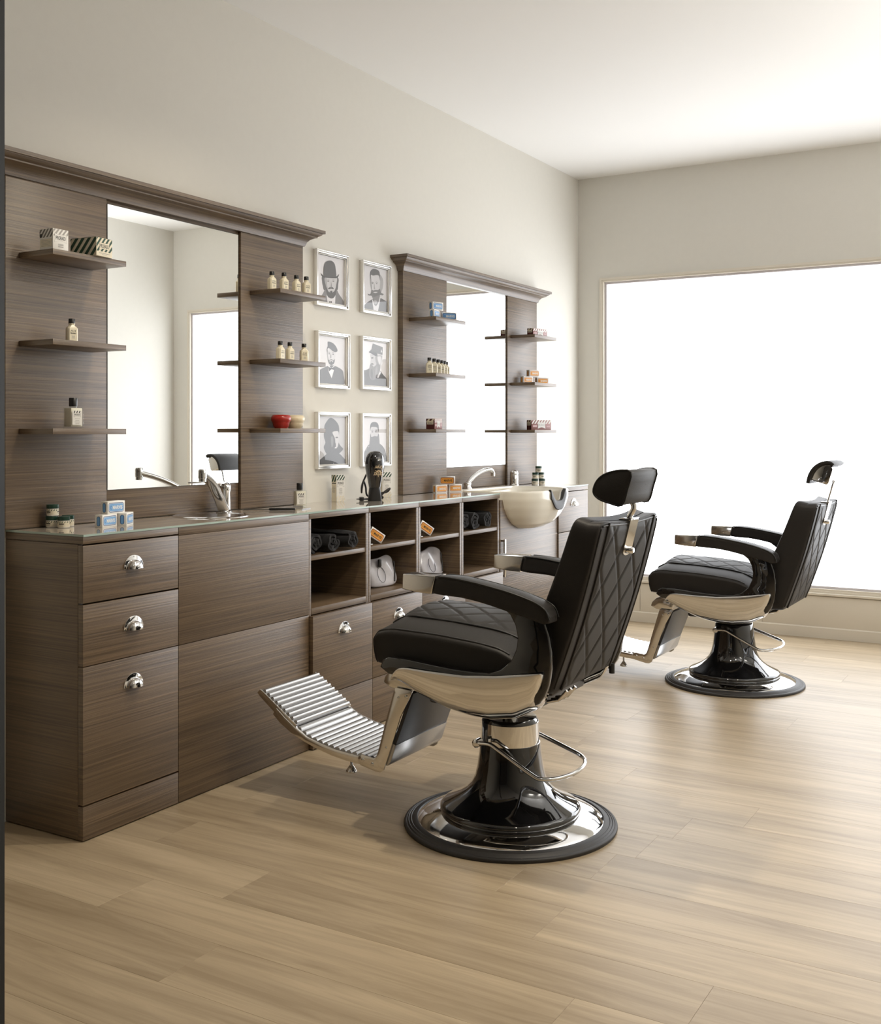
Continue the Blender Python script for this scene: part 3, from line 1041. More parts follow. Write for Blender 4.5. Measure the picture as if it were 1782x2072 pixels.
    bk = obj('backrest', MB().pillow(back, 26, 16.0), LEATHER, t, smooth=80)
    for s in (-1, 1):
        obj('piping', MB().tube([on_pillow(back, 16.0, 1, s, -0.97 + 1.94 * q / 20) for q in range(21)], 0.0032, 8), PIPING, bk, smooth=60)
        obj('piping', MB().tube([(rear(k) + 0.0015, s * 0.186, zz(k) + dz) for k in [0.02 + 0.965 * q / 14 for q in range(15)]], 0.0035, 8), PIPING, bk, smooth=60)
    obj('piping', MB().tube([on_pillow(back, 16.0, 1, -0.97 + 1.94 * q / 24, 1) for q in range(25)], 0.0032, 8), PIPING, bk, smooth=60)

    def bq(u, v):
        s = 0.02 + 0.955 * v
        y = -0.182 + 0.364 * u
        e = min(1.0, min(u, 1 - u, v, 1 - v) * 20)
        return (rear(s) + 0.0005 + 0.004 * e + 0.0045 * quilt(y / 0.13 + 0.5, s * 0.493 / 0.15) * e, y, zz(s) + dz)
    obj('quilted_panel', MB().grid(bq, 80, 110), LEATHER, bk, smooth=80)
    # headrest bracket plate let into the back
    n = 12
    out = [(-0.034, 0.975), (-0.034, 0.80)] + [(-0.034 * math.cos(PI * q / n), 0.80 - 0.034 * 2.0 * math.sin(PI * q / n) / 1.0 * 0.5) for q in range(1, n)] + [(0.034, 0.80), (0.034, 0.975)]
    mbp = MB()
    a_ = [(rear(s) + 0.0075, y, zz(s) + dz) for y, s in out]; b_ = [(rear(s) - 0.01, y, zz(s) + dz) for y, s in out]
    N = len(out)
    mbp.add(a_ + b_, [tuple(range(N))] + [(i, i + N, (i + 1) % N + N, (i + 1) % N) for i in range(N)])
    br = obj('headrest_bracket', mbp, CHROME, t, smooth=30)
    obj('clamp_knob', MB().lathe([(0.0, 0.0), (0.010, 0.0), (0.010, 0.02), (0.007, 0.024), (0.0, 0.024)], 20, None, Matrix.Translation((rear(0.8) + 0.006, -0.012, zz(0.8) + dz)) @ Matrix.Rotation(PI / 2, 4, 'Y')), CHROME, br, smooth=40)
    obj('top_plate', MB().box((rear(1.0) - 0.03, -0.036, zz(1.0) + dz - 0.012), (rear(1.0) + 0.006, 0.036, zz(1.0) + dz - 0.006), None, 0.001), CHROME, br)
    # ---- headrest
    if raised:
        hp = smooth2([(0.318, 1.030), (0.326, 1.057), (0.348, 1.078), (0.388, 1.091), (0.430, 1.088), (0.420, 1.040), (0.404, 0.995), (0.365, 1.000), (0.332, 1.012)], 3)
        hr = obj('headrest', MB().prism(hp, -0.115, 0.108, 'xz', None, 0.006, U, 3), LEATHER, t, smooth=60)
        for s in (-1, 1):
            obj('piping', MB().tube([(a, -0.1125 if s < 0 else 0.1055, b + dz) for a, b in hp], 0.003, 8, None, True), PIPING, hr, smooth=60)
        obj('stem', MB().tube([(0.392, 0, 1.0 + dz), (0.398, 0, 0.985 + dz), (0.393, 0, 0.97 + dz), (0.385, 0, 0.955 + dz), (0.383, 0, 0.93 + dz)], 0.009, 10, None, False, None, 4), CHROME, hr, smooth=60)
    else:
        h = 0.06
        arc = [(0.360, 0.972), (0.366, 1.002), (0.380, 1.032), (0.402, 1.056), (0.434, 1.072), (0.466, 1.072), (0.484, 1.060)]
        arc = [(q.x, q.y) for q in catmull([Vector((a, b, 0)) for a, b in arc], 4)]
        inn = []
        for i, (a, b) in enumerate(arc):
            q0 = Vector(arc[max(i - 1, 0)]); q1 = Vector(arc[min(i + 1, len(arc) - 1)])
            d = (q1 - q0).normalized(); nn = Vector((d.y, -d.x))
            inn.append((a + nn.x * 0.016, b + nn.y * 0.016))
        hr = obj('headrest', MB().prism(arc + inn[::-1], -0.122, 0.122, 'xz', None, 0.005, None, 3), LEATHER, t, smooth=60)
        body = [(a + 0.0, b - 0.001) for a, b in inn[2:-2]] + [(0.474, 1.035), (0.455, 0.972), (0.445, 0.966), (0.382, 0.985)]
        obj('headrest_shell', MB().prism(body, -0.105, 0.105, 'xz', None, 0.004, None, 3), CHROME, hr, smooth=40)
        obj('stem', MB().tube([(0.448, 0, 0.985), (0.462, 0, 0.978), (0.455, 0, 0.965), (0.437, 0, 0.90), (0.428, 0, 0.87)], 0.0045, 8), CHROME, hr, smooth=60)
    # ---- recline mechanism under the back
    mc = obj('recline_mechanism', MB().box((0.12, -0.10, 0.43), (0.185, 0.10, 0.462), None, 0.004, U), BLACK_PLASTIC, t)
    for yy in (-0.2, -0.17, -0.14):
        obj('spring', MB().tube([(0.215, yy, 0.44), (0.25, yy, 0.448), (0.275, yy, 0.478)], 0.005, 8, None, False, U), CHROME_WORN, mc, smooth=60)
    obj('lever_end', MB().lathe([(0, 0), (0.009, 0), (0.009, 0.03), (0, 0.03)], 12, None, Matrix.Translation((0.252, 0.205, 0.448 + dz))), BLACK_PLASTIC, mc)
    # ---- footrest
    fr = obj('footrest_tread', MB(), ALU, t)

    def ribbed(line, n, amp, thick):
        """profile along a polyline with n half-round ribs on top"""
        ps = [Vector((a, b, 0)) for a, b in line]
        ps = catmull(ps, 12)
        cum = [0.0]
        for a, b in zip(ps, ps[1:]):
            cum.append(cum[-1] + (b - a).length)
        Lt = cum[-1]

        def at(sv):
            for i in range(len(ps) - 1):
                if sv <= cum[i + 1] + 1e-9:
                    tt = (sv - cum[i]) / max(1e-9, cum[i + 1] - cum[i])
                    d = (ps[i + 1] - ps[i]).normalized()
                    return ps[i].lerp(ps[i + 1], tt), Vector((-d.y, d.x, 0))
            return ps[-1], Vector((-(ps[-1] - ps[-2]).normalized().y, (ps[-1] - ps[-2]).normalized().x, 0))
        top, bot = [], []
        m_ = n * 6
        for i in range(m_ + 1):
            q, nn = at(Lt * i / m_)
            ph = (i % 6) / 6
            hgt = amp * math.sin(PI * ph) ** 0.7 if ph > 0 else 0.0
            top.append(((q + nn * hgt).x, (q + nn * hgt).y))
            if i % 6 == 0:
                bot.append(((q - nn * thick).x, (q - nn * thick).y))
        return top + bot[::-1]
    tread = ribbed([(-0.705, 0.234), (-0.657, 0.209), (-0.602, 0.195), (-0.544, 0.185), (-0.469, 0.178), (-0.375, 0.174)], 15, 0.0075, 0.012)
    fr.data = mesh_of('footrest_tread', MB().prism(tread, -0.147, 0.147, 'xz', None, 0.0, U), ALU, 30)
    flap = ribbed([(-0.848, 0.338), (-0.776, 0.291), (-0.702, 0.241)], 9, 0.0105, 0.014)
    fl = obj('footrest_flap', MB().prism(flap, -0.150, 0.150, 'xz', None, 0.0, U), ALU, t, smooth=30)
    both(lambda s: obj('flap_edge', MB().prism([(-0.864, 0.330), (-0.852, 0.342), (-0.842, 0.338), (-0.70, 0.243), (-0.712, 0.222), (-0.785, 0.268), (-0.855, 0.320)], s * 0.150, s * 0.157, 'xz', None, 0.0015, U), CHROME_WORN, fl, smooth=40))
    rail = [(-0.795, 0.268), (-0.769, 0.245), (-0.717, 0.214), (-0.665, 0.194), (-0.62, 0.180), (-0.557, 0.165), (-0.50, 0.157), (-0.445, 0.153), (-0.440, 0.178), (-0.469, 0.180), (-0.544, 0.187), (-0.602, 0.197), (-0.657, 0.211), (-0.70, 0.234), (-0.745, 0.262), (-0.78, 0.288)]
    both(lambda s: obj('footrest_rail', MB().prism(rail, s * 0.147, s * 0.161, 'xz', None, 0.0015, U), CHROME_WORN, t, smooth=40))
    brk = [(-0.452, 0.165), (-0.449, 0.180), (-0.436, 0.188), (-0.392, 0.182), (-0.383, 0.188), (-0.376, 0.204), (-0.345, 0.31), (-0.318, 0.399), (-0.312, 0.412), (-0.250, 0.408), (-0.262, 0.382), (-0.293, 0.325), (-0.318, 0.252), (-0.349, 0.166), (-0.355, 0.150), (-0.368, 0.142), (-0.385, 0.142), (-0.44, 0.153)]

    def bracket(s):
        b_ = obj('footrest_bracket', MB().prism(brk, s * 0.161, s * 0.167, 'xz', None, 0.001, U), CHROME_WORN, t, smooth=40)
        for (x, z, r) in ((-0.300, 0.383, 0.004), (-0.272, 0.389, 0.006), (-0.345, 0.222, 0.004), (-0.432, 0.172, 0.006), (-0.396, 0.164, 0.006)):
            obj('rivet', MB().lathe([(0, 0), (r, 0), (r * .8, r * .35), (0, r * .5)], 12, None, U @ Matrix.Translation((x, s * 0.167, z)) @ Matrix.Rotation(-s * PI / 2, 4, 'X')), CHROME, b_, smooth=60)
    both(bracket)
    obj('calf_panel', MB().prism([(-0.262, 0.402), (-0.252, 0.398), (-0.322, 0.215), (-0.334, 0.219)], -0.158, 0.158, 'xz', None, 0.001, U), mat('dark_grey_panel', (0.02, 0.02, 0.023), 0.35), t)
    obj('cross_bar', MB().prism([(-0.326, 0.236), (-0.314, 0.232), (-0.333, 0.178), (-0.345, 0.164), (-0.372, 0.162), (-0.372, 0.172), (-0.348, 0.176)], -0.160, 0.160, 'xz', None, 0.001, U), ALU, t, smooth=40)
    obj('hinge_plate', MB().prism([(-0.300, 0.478), (-0.335, 0.462), (-0.356, 0.440), (-0.362, 0.422), (-0.335, 0.408), (-0.27, 0.398), (-0.255, 0.406), (-0.255, 0.425), (-0.25, 0.47)], -0.158, 0.158, 'xz', None, 0.003, U, 2), CHROME_WORN, t, smooth=50)
    ft = obj('foot_stop', MB().lathe([(0.0, 0.0), (0.017, 0.0), (0.0185, 0.003), (0.0175, 0.006), (0.008, 0.020), (0.0045, 0.024), (0.0045, 0.075), (0.0, 0.075)], 24, None, U @ Matrix.Translation((-0.525, -0.095, 0.100))), CHROME, t, smooth=50)
    return t


make_chair('black leather barber chair with chrome footrest, nearest the camera', (1.343, 3.0, 0), math.radians(0.5), 0.0, True)
make_chair('black leather barber chair lowered in front of the window, its headrest tipped back', (1.415, 5.245, 0), math.radians(0.0), -0.06, False)

# ================================================================== WASHBASIN (cream ceramic, protruding)
BC = (0.300, (CY[6] + CY[7]) / 2 - 0.005)
wbs = thing('washbasin', 'cream ceramic shampoo basin with black neck rest jutting from the counter', 'washbasin', (BC[0], BC[1], 0.86))
ZR = 0.045          # rim height above the thing origin


def rim(a, k=1.0):
    """basin outline (dx, dy) for angle a; +x is towards the room"""
    c, s = math.cos(a), math.sin(a)
    rx = 0.205 if c > 0 else 0.235
    e = 2.5 if c > 0 else 5.0
    r = (abs(c / rx) ** e + abs(s / 0.335) ** e) ** (-1 / e) if c <= 0 else (abs(c / rx) ** e + abs(s / 0.292) ** e) ** (-1 / e)
    if c > 0:
        w = min(1.0, c * 3)
        r2 = (abs(c / rx) ** 2.5 + abs(s / 0.335) ** 5.0) ** (-1 / 3.4)
        r = r * w + r2 * 0 + (1 - w) * (0.335 * 1.0) * (1.0 if abs(s) > .2 else 1.0) if False else r * w + (1 - w) * 0.312
    return r * k * c, r * k * s


def notch(a):
    d = (a + PI) % (2 * PI) - PI
    return math.exp(-(abs(d) / 0.36) ** 4)


def outer(u, v):
    a = 2 * PI * u
    nv = notch(a)
    prof = [(1.0, ZR - 0.068 * nv), (1.012, ZR - 0.006 - 0.057 * nv), (1.01, 0.0 - 0.04 * nv), (0.95, -0.045 - 0.015 * nv), (0.84, -0.090), (0.68, -0.130), (0.45, -0.155), (0.02, -0.165)]
    f = v * (len(prof) - 1); i = min(int(f), len(prof) - 2); t = f - i
    k = prof[i][0] + (prof[i + 1][0] - prof[i][0]) * t; z = prof[i][1] + (prof[i + 1][1] - prof[i][1]) * t
    x, y = rim(a, k)
    back = max(0.0, min(1.0, (0.03 - x) / 0.05))
    z = max(z, -0.02) * back + z * (1 - back) if back > 0 else z
    return (x, y, z)


def inner(u, v):
    a = 2 * PI * u
    nv = notch(a)
    prof = [(1.0, ZR - 0.068 * nv), (0.94, ZR - 0.001 - 0.058 * nv), (0.90, ZR - 0.012 - 0.055 * nv), (0.84, -0.02 - 0.03 * nv), (0.74, -0.075), (0.52, -0.115), (0.25, -0.13), (0.02, -0.132)]
    f = v * (len(prof) - 1); i = min(int(f), len(prof) - 2); t = f - i
    k = prof[i][0] + (prof[i + 1][0] - prof[i][0]) * t; z = prof[i][1] + (prof[i + 1][1] - prof[i][1]) * t
    x, y = rim(a, k)
    return (x, y, z)


obj('basin_shell', MB().grid(outer, 96, 28, closed_u=True), CERAMIC, wbs, smooth=60)
obj('basin_bowl', MB().grid(inner, 96, 28, closed_u=True), CERAMIC, wbs, smooth=60)


def pad(u, v):
    a = -0.44 + 0.88 * u
    nv = notch(a)
    e = 0.004
    prof = [(1.018, -0.040), (1.026, -0.020), (1.012, 0.004), (0.965, 0.004), (0.93, -0.012), (0.885, -0.045)]
    f = v * (len(prof) - 1); i = min(int(f), len(prof) - 2); t = f - i
    k = prof[i][0] + (prof[i + 1][0] - prof[i][0]) * t; z = prof[i][1] + (prof[i + 1][1] - prof[i][1]) * t
    x, y = rim(a, k)
    return (x, y, ZR - 0.068 * nv + z + e)


pdo = obj('neck_rest', MB().grid(pad, 36, 15), RUBBER, wbs, smooth=60)
sd = pdo.modifiers.new('thick', 'SOLIDIFY'); sd.thickness = 0.004; sd.offset = 1.0
obj('deck', MB().box((-0.268, -0.34, 0.031), (-0.195, 0.352, 0.0455), None, 0.004), CERAMIC, wbs)

# spout tap of the washbasin
q = px(952, 991, 'z', ZT); sx, sy = 0.058, 5.045
tp = thing('spout_tap', 'chrome tap with long arched spout beside the orange boxes', 'tap', (sx, sy, ZT + 0.0057))
obj('body', MB().lathe([(0.026, 0), (0.026, 0.004), (0.019, 0.010), (0.018, 0.022), (0.021, 0.024), (0.021, 0.030), (0.017, 0.034), (0.0, 0.036)], 28), CHROME, tp, smooth=50)
pth = [(0.0, 0, 0.026), (0.008, 0.02, 0.047), (0.022, 0.065, 0.076), (0.037, 0.115, 0.095), (0.047, 0.155, 0.099), (0.053, 0.178, 0.093), (0.055, 0.185, 0.080)]
obj('spout', MB().tube(pth, [0.0125, 0.012, 0.011, 0.0105, 0.0105, 0.0105, 0.0105], 14, None, False, None, 5), CHROME, tp, smooth=60)
obj('nozzle', MB().lathe([(0, 0.010), (0.0115, 0.009), (0.0115, -0.010), (0.0, -0.010)], 20, None, Matrix.Translation((0.055, 0.185, 0.073))), CHROME, tp, smooth=40)
mxp = px(1040, 984, 'x', 0.072)
tp = thing('lever_mixer', 'short chrome lever mixer behind the cream washbasin', 'tap', (0.072, mxp.y, ZT + 0.0057))
obj('body', MB().lathe([(0.028, 0), (0.028, 0.003), (0.0245, 0.006), (0.0245, 0.055), (0.023, 0.058)], 32), CHROME, tp, smooth=40)
obj('dome', MB().lathe([(0.0245, 0.059), (0.0245, 0.070), (0.020, 0.080), (0.010, 0.086), (0.0, 0.087)], 32), CHROME, tp, smooth=60)
obj('lever', MB().box((0.0, -0.007, 0.062), (0.045, 0.007, 0.067), None, 0.002, Matrix.Rotation(math.radians(-60), 4, 'Z')), CHROME, tp)

# ================================================================== FRAMED PORTRAITS
FD = 0.022


def portrait(label, uL, uR, vT, vB, quad, shapes, bg, glass=True):
    a = px(uL, vT, 'x', FD); b = px(uR, vB, 'x', FD)
    y0, y1 = a.y, b.y
    z1, z0 = a.z, b.z
    w, h = y1 - y0, z1 - z0
    cy, cz = (y0 + y1) / 2, (z0 + z1) / 2
    t = thing('framed_portrait', label, 'framed picture', (0, cy, cz), group='framed black and white portraits')
    fw = 0.013
    fb = MB()

    def rr(mb, W, H, wd, x0, x1):
        mb.box((x0, -W, H - wd), (x1, W, H), None, 0.0006).box((x0, -W, -H), (x1, W, -H + wd), None, 0.0006)
        mb.box((x0, -W, -H + wd), (x1, -W + wd, H - wd), None, 0.0006).box((x0, W - wd, -H + wd), (x1, W, H - wd), None, 0.0006)
    rr(fb, w / 2, h / 2, 0.005, 0.0, FD)
    rr(fb, w / 2 - 0.005, h / 2 - 0.005, 0.008, 0.0, FD - 0.003)
    obj('frame', fb, SILVER, t)
    mt = MB(); rr(mt, w / 2 - fw, h / 2 - fw, 0.006, 0.0, FD - 0.009)
    obj('mount', mt, WHITE_CARD, t)
    iw, ih = w - 2 * fw - 0.012, h - 2 * fw - 0.012
    (tlx, tly), (trx, try_), (brx, bry), (blx, bly) = quad

    def N(X, Y):
        u = (X - tlx) / (trx - tlx)
        top = tly + (try_ - tly) * u; bot = bly + (bry - bly) * u
        return max(0, min(1, u)), max(0, min(1, (Y - top) / (bot - top)))
    M = plane_M((FD - 0.016, -iw / 2, -ih / 2), (0, 1, 0), (0, 0, 1))
    P = Print(0.00008)
    P.poly([(0, 0), (iw, 0), (iw, ih), (0, ih)], tone(bg), M)
    for tn, sm_, pts in shapes:
        uv = [N(*q) for q in pts]
        pp = [(u * iw, (1 - v) * ih) for u, v in uv]
        if sm_:
            pp = [(max(0, min(iw, a)), max(0, min(ih, b))) for a, b in smooth2(pp, 4)]
        P.poly(pp, tone(tn), M)
    ph = obj('photograph', P.mb, None, t, smooth=None)
    gl = MB().add([(FD - 0.0125, -iw / 2, -ih / 2), (FD - 0.0125, iw / 2, -ih / 2), (FD - 0.0125, iw / 2, ih / 2), (FD - 0.0125, -iw / 2, ih / 2)], [(0, 1, 2, 3)])
    obj('glass_pane', gl, PANE, t)


portrait('framed portrait of a bearded man in a bowler hat', 641.5, 706, 502, 627, [(237, 190), (735, 300), (735, 1140), (237, 1060)], [
    (0.40, 1, [(350, 600), (330, 700), (345, 790), (365, 860), (430, 880), (560, 880), (615, 860), (630, 760), (615, 620)]),
    (0.50, 1, [(237, 1060), (260, 1040), (330, 950), (395, 850), (480, 900), (590, 850), (650, 940), (725, 1050), (735, 1140), (480, 1120)]),
    (0.90, 0, [(412, 945), (450, 1000), (530, 1000), (578, 955), (570, 1115), (430, 1090)]),
    (0.78, 1, [(392, 620), (395, 760), (425, 850), (470, 905), (525, 905), (570, 850), (592, 760), (596, 620)]),
    (0.62, 1, [(392, 640), (395, 760), (425, 850), (440, 860), (420, 760), (410, 650)]),
    (0.36, 1, [(400, 800), (440, 880), (460, 900), (500, 870), (540, 895), (575, 860), (592, 790), (585, 920), (550, 995), (500, 1015), (450, 990), (415, 920)]),
    (0.70, 1, [(455, 870), (495, 880), (535, 868), (520, 905), (475, 905)]),
    (0.30, 1, [(436, 835), (470, 808), (492, 812), (520, 806), (546, 835), (520, 838), (492, 832), (465, 842)]),
    (0.30, 1, [(478, 885), (495, 878), (515, 886), (505, 915), (488, 915)]),
    (0.45, 1, [(415, 678), (440, 665), (468, 678), (440, 672)]), (0.45, 1, [(512, 676), (540, 664), (565, 678), (540, 671)]),
    (0.30, 1, [(420, 695), (440, 686), (460, 695), (440, 704)]), (0.30, 1, [(516, 695), (536, 686), (556, 695), (536, 704)]),
    (0.55, 1, [(494, 700), (505, 760), (508, 800), (485, 806), (490, 760)]),
    (0.25, 1, [(455, 1078), (470, 1066), (485, 1074), (500, 1064), (510, 1084), (498, 1096), (485, 1086), (466, 1096)]),
    (0.36, 1, [(356, 605), (360, 430), (390, 350), (450, 318), (512, 326), (560, 380), (580, 480), (588, 605), (540, 632), (470, 634), (400, 620)]),
    (0.30, 1, [(303, 542), (335, 585), (400, 612), (480, 624), (550, 624), (600, 602), (640, 568), (618, 628), (560, 642), (480, 640), (400, 632), (335, 618)])], 0.87)
portrait('framed portrait of a smiling man with a curled moustache and dark suit', 735, 792.5, 525, 641, [(1045, 385), (1500, 478), (1500, 1270), (1050, 1200)], [
    (0.66, 1, [(1360, 560), (1420, 640), (1430, 740), (1410, 850), (1370, 900), (1350, 700)]),
    (0.40, 1, [(1050, 1205), (1100, 1110), (1210, 1030), (1280, 1010), (1370, 1000), (1470, 1050), (1500, 1080), (1500, 1275), (1260, 1240)]),
    (0.88, 0, [(1212, 1010), (1270, 1120), (1330, 1100), (1365, 975), (1375, 1000), (1330, 1245), (1245, 1230)]),
    (0.52, 1, [(1215, 940), (1240, 1040), (1250, 1110), (1285, 1150), (1320, 1110), (1340, 1040), (1360, 940)]),
    (0.70, 1, [(1250, 1060), (1280, 1045), (1310, 1065), (1300, 1110), (1265, 1110)]),
    (0.80, 1, [(1178, 580), (1180, 720), (1195, 830), (1230, 900), (1280, 925), (1340, 890), (1362, 800), (1365, 590), (1300, 550), (1220, 560)]),
    (0.60, 1, [(1178, 600), (1180, 720), (1195, 830), (1212, 850), (1205, 720), (1195, 610)]),
    (0.36, 1, [(1176, 600), (1180, 520), (1215, 470), (1270, 462), (1335, 490), (1360, 545), (1368, 680), (1345, 590), (1300, 575), (1230, 585), (1195, 575), (1185, 660)]),
    (0.44, 1, [(1205, 850), (1240, 862), (1275, 852), (1330, 850), (1365, 830), (1385, 900), (1435, 925), (1415, 950), (1370, 945), (1310, 960), (1250, 985), (1200, 960), (1150, 955), (1132, 925), (1175, 935), (1195, 900)]),
    (0.82, 1, [(1235, 895), (1275, 888), (1320, 890), (1280, 912)]),
    (0.40, 1, [(1200, 715), (1225, 705), (1245, 722), (1222, 716)]), (0.40, 1, [(1272, 712), (1300, 702), (1325, 716), (1300, 710)]),
    (0.38, 1, [(1206, 738), (1222, 730), (1240, 740), (1222, 746)]), (0.38, 1, [(1284, 736), (1300, 728), (1316, 738), (1300, 744)]),
    (0.62, 1, [(1255, 730), (1262, 800), (1270, 830), (1250, 840), (1248, 790)])], 0.83)
portrait('framed portrait of a man in a flat cap and bow tie', 644, 708.5, 668, 787.5, [(190, 145), (565, 190), (565, 828), (195, 810)], [
    (0.36, 1, [(198, 812), (203, 650), (240, 610), (325, 570), (410, 565), (520, 620), (545, 690), (548, 828), (370, 824)]),
    (0.90, 0, [(328, 552), (370, 600), (415, 560), (412, 615), (376, 740), (330, 640)]),
    (0.80, 1, [(312, 350), (315, 440), (330, 520), (370, 556), (405, 530), (425, 450), (428, 370), (370, 320)]),
    (0.60, 1, [(312, 350), (315, 440), (328, 515), (340, 500), (325, 430), (325, 360)]),
    (0.34, 1, [(322, 480), (340, 490), (370, 478), (405, 490), (420, 470), (410, 530), (370, 560), (335, 530)]),
    (0.76, 1, [(345, 496), (370, 488), (395, 498), (385, 520), (355, 520)]), (0.34, 1, [(360, 505), (375, 503), (385, 520), (372, 535), (360, 522)]),
    (0.40, 1, [(326, 385), (342, 378), (356, 388), (340, 384)]), (0.40, 1, [(378, 392), (395, 385), (412, 396), (395, 392)]),
    (0.34, 1, [(330, 402), (342, 396), (354, 404), (342, 408)]), (0.34, 1, [(384, 408), (396, 402), (408, 410), (396, 415)]),
    (0.60, 1, [(364, 400), (370, 450), (358, 462), (356, 430)]),
    (0.30, 1, [(320, 240), (345, 236), (400, 260), (440, 310), (456, 355), (440, 376), (400, 370), (345, 325), (318, 330), (312, 380), (308, 340), (322, 290)]),
    (0.22, 0, [(330, 582), (372, 600), (412, 582), (416, 628), (374, 612), (338, 645)])], 0.83)
portrait('framed portrait of a long-bearded man in a peaked cap', 734, 792, 679, 790.5, [(805, 220), (1138, 255), (1138, 865), (802, 850)], [
    (0.38, 1, [(802, 852), (803, 665), (850, 640), (920, 610), (1000, 620), (1045, 640), (1090, 700), (1138, 760), (1138, 866), (960, 858)]),
    (0.90, 0, [(1005, 740), (1020, 690), (1045, 640), (1055, 670), (1035, 720), (1022, 748)]),
    (0.76, 1, [(915, 410), (918, 480), (912, 540), (930, 580), (990, 600), (1040, 640), (1068, 520), (1075, 420), (1000, 400)]),
    (0.58, 1, [(980, 450), (1000, 560), (1045, 570), (1062, 480), (1066, 430)]),
    (0.84, 1, [(1010, 450), (1050, 440), (1060, 480), (1045, 560), (1020, 520)]),
    (0.52, 1, [(905, 570), (930, 556), (960, 590), (1010, 545), (1045, 575), (1040, 660), (1000, 730), (960, 775), (915, 760), (895, 690)]),
    (0.42, 1, [(915, 640), (935, 630), (950, 700), (945, 760), (918, 740)]), (0.60, 1, [(985, 600), (1010, 600), (1000, 690), (980, 720)]),
    (0.30, 1, [(922, 462), (948, 456), (950, 470), (930, 476)]), (0.40, 1, [(918, 545), (945, 540), (955, 560), (930, 558)]),
    (0.40, 0, [(945, 262), (1082, 312), (1078, 420), (1000, 400), (890, 385), (928, 345)]),
    (0.30, 0, [(890, 388), (925, 372), (1000, 395), (1010, 430), (985, 442), (920, 402)]),
    (0.85, 0, [(1052, 385), (1062, 335), (1074, 385)])], 0.90)
portrait('framed dark portrait of a bearded man in a beanie with upturned collar', 644, 709, 833, 946.5, [(192, 1262), (565, 1262), (565, 1900), (195, 1922)], [
    (0.30, 1, [(197, 1922), (205, 1870), (290, 1790), (340, 1750), (470, 1760), (530, 1810), (565, 1850), (565, 1902), (380, 1912)]),
    (0.28, 1, [(272, 1440), (285, 1370), (340, 1290), (385, 1285), (440, 1330), (475, 1390), (480, 1470), (470, 1600), (500, 1660), (535, 1705), (470, 1770), (400, 1800), (320, 1790), (268, 1690), (290, 1620), (270, 1540)]),
    (0.76, 1, [(385, 1480), (430, 1460), (470, 1470), (475, 1560), (462, 1660), (440, 1690), (425, 1640), (420, 1560)]),
    (0.46, 1, [(365, 1540), (392, 1540), (400, 1600), (385, 1680), (368, 1640)]),
    (0.28, 1, [(425, 1548), (445, 1535), (468, 1545), (445, 1556)]), (0.28, 1, [(420, 1640), (430, 1620), (432, 1690), (422, 1690)]),
    (0.84, 1, [(415, 1695), (428, 1675), (442, 1698), (428, 1692)]), (0.80, 0, [(398, 1912), (402, 1885), (406, 1912)])], 0.72)
portrait('framed portrait of a long-bearded man in a studded jacket above the hair dryer', 734, 792, 836, 941.5, [(803, 1280), (1135, 1283), (1138, 1885), (803, 1900)], [
    (0.36, 1, [(803, 1895), (830, 1760), (860, 1700), (900, 1650), (1030, 1640), (1090, 1690), (1120, 1760), (1138, 1886), (980, 1892)]),
    (0.74, 1, [(912, 1420), (915, 1500), (925, 1570), (1000, 1580), (1020, 1500), (1020, 1410), (960, 1390)]),
    (0.32, 1, [(906, 1470), (908, 1390), (930, 1350), (970, 1340), (1005, 1355), (1024, 1400), (1022, 1480), (1005, 1420), (960, 1410), (920, 1415)]),
    (0.38, 1, [(910, 1500), (925, 1550), (965, 1535), (1005, 1540), (1022, 1500), (1035, 1600), (1030, 1680), (980, 1740), (930, 1710), (898, 1650), (905, 1570)]),
    (0.34, 1, [(925, 1478), (938, 1470), (950, 1480), (938, 1485)]), (0.34, 1, [(968, 1476), (980, 1468), (994, 1478), (980, 1482)]),
    (0.40, 1, [(922, 1462), (938, 1452), (952, 1464), (938, 1460)]), (0.40, 1, [(966, 1460), (982, 1450), (998, 1462), (982, 1458)]),
    (0.75, 0, [(845, 1740), (852, 1710), (858, 1735)]), (0.75, 0, [(880, 1690), (888, 1665), (892, 1690)]), (0.7, 0, [(1070, 1730), (1078, 1700), (1082, 1728)]),
    (0.7, 0, [(1100, 1780), (1106, 1750), (1110, 1780)]), (0.7, 0, [(1060, 1800), (1066, 1775), (1070, 1800)])], 0.84)

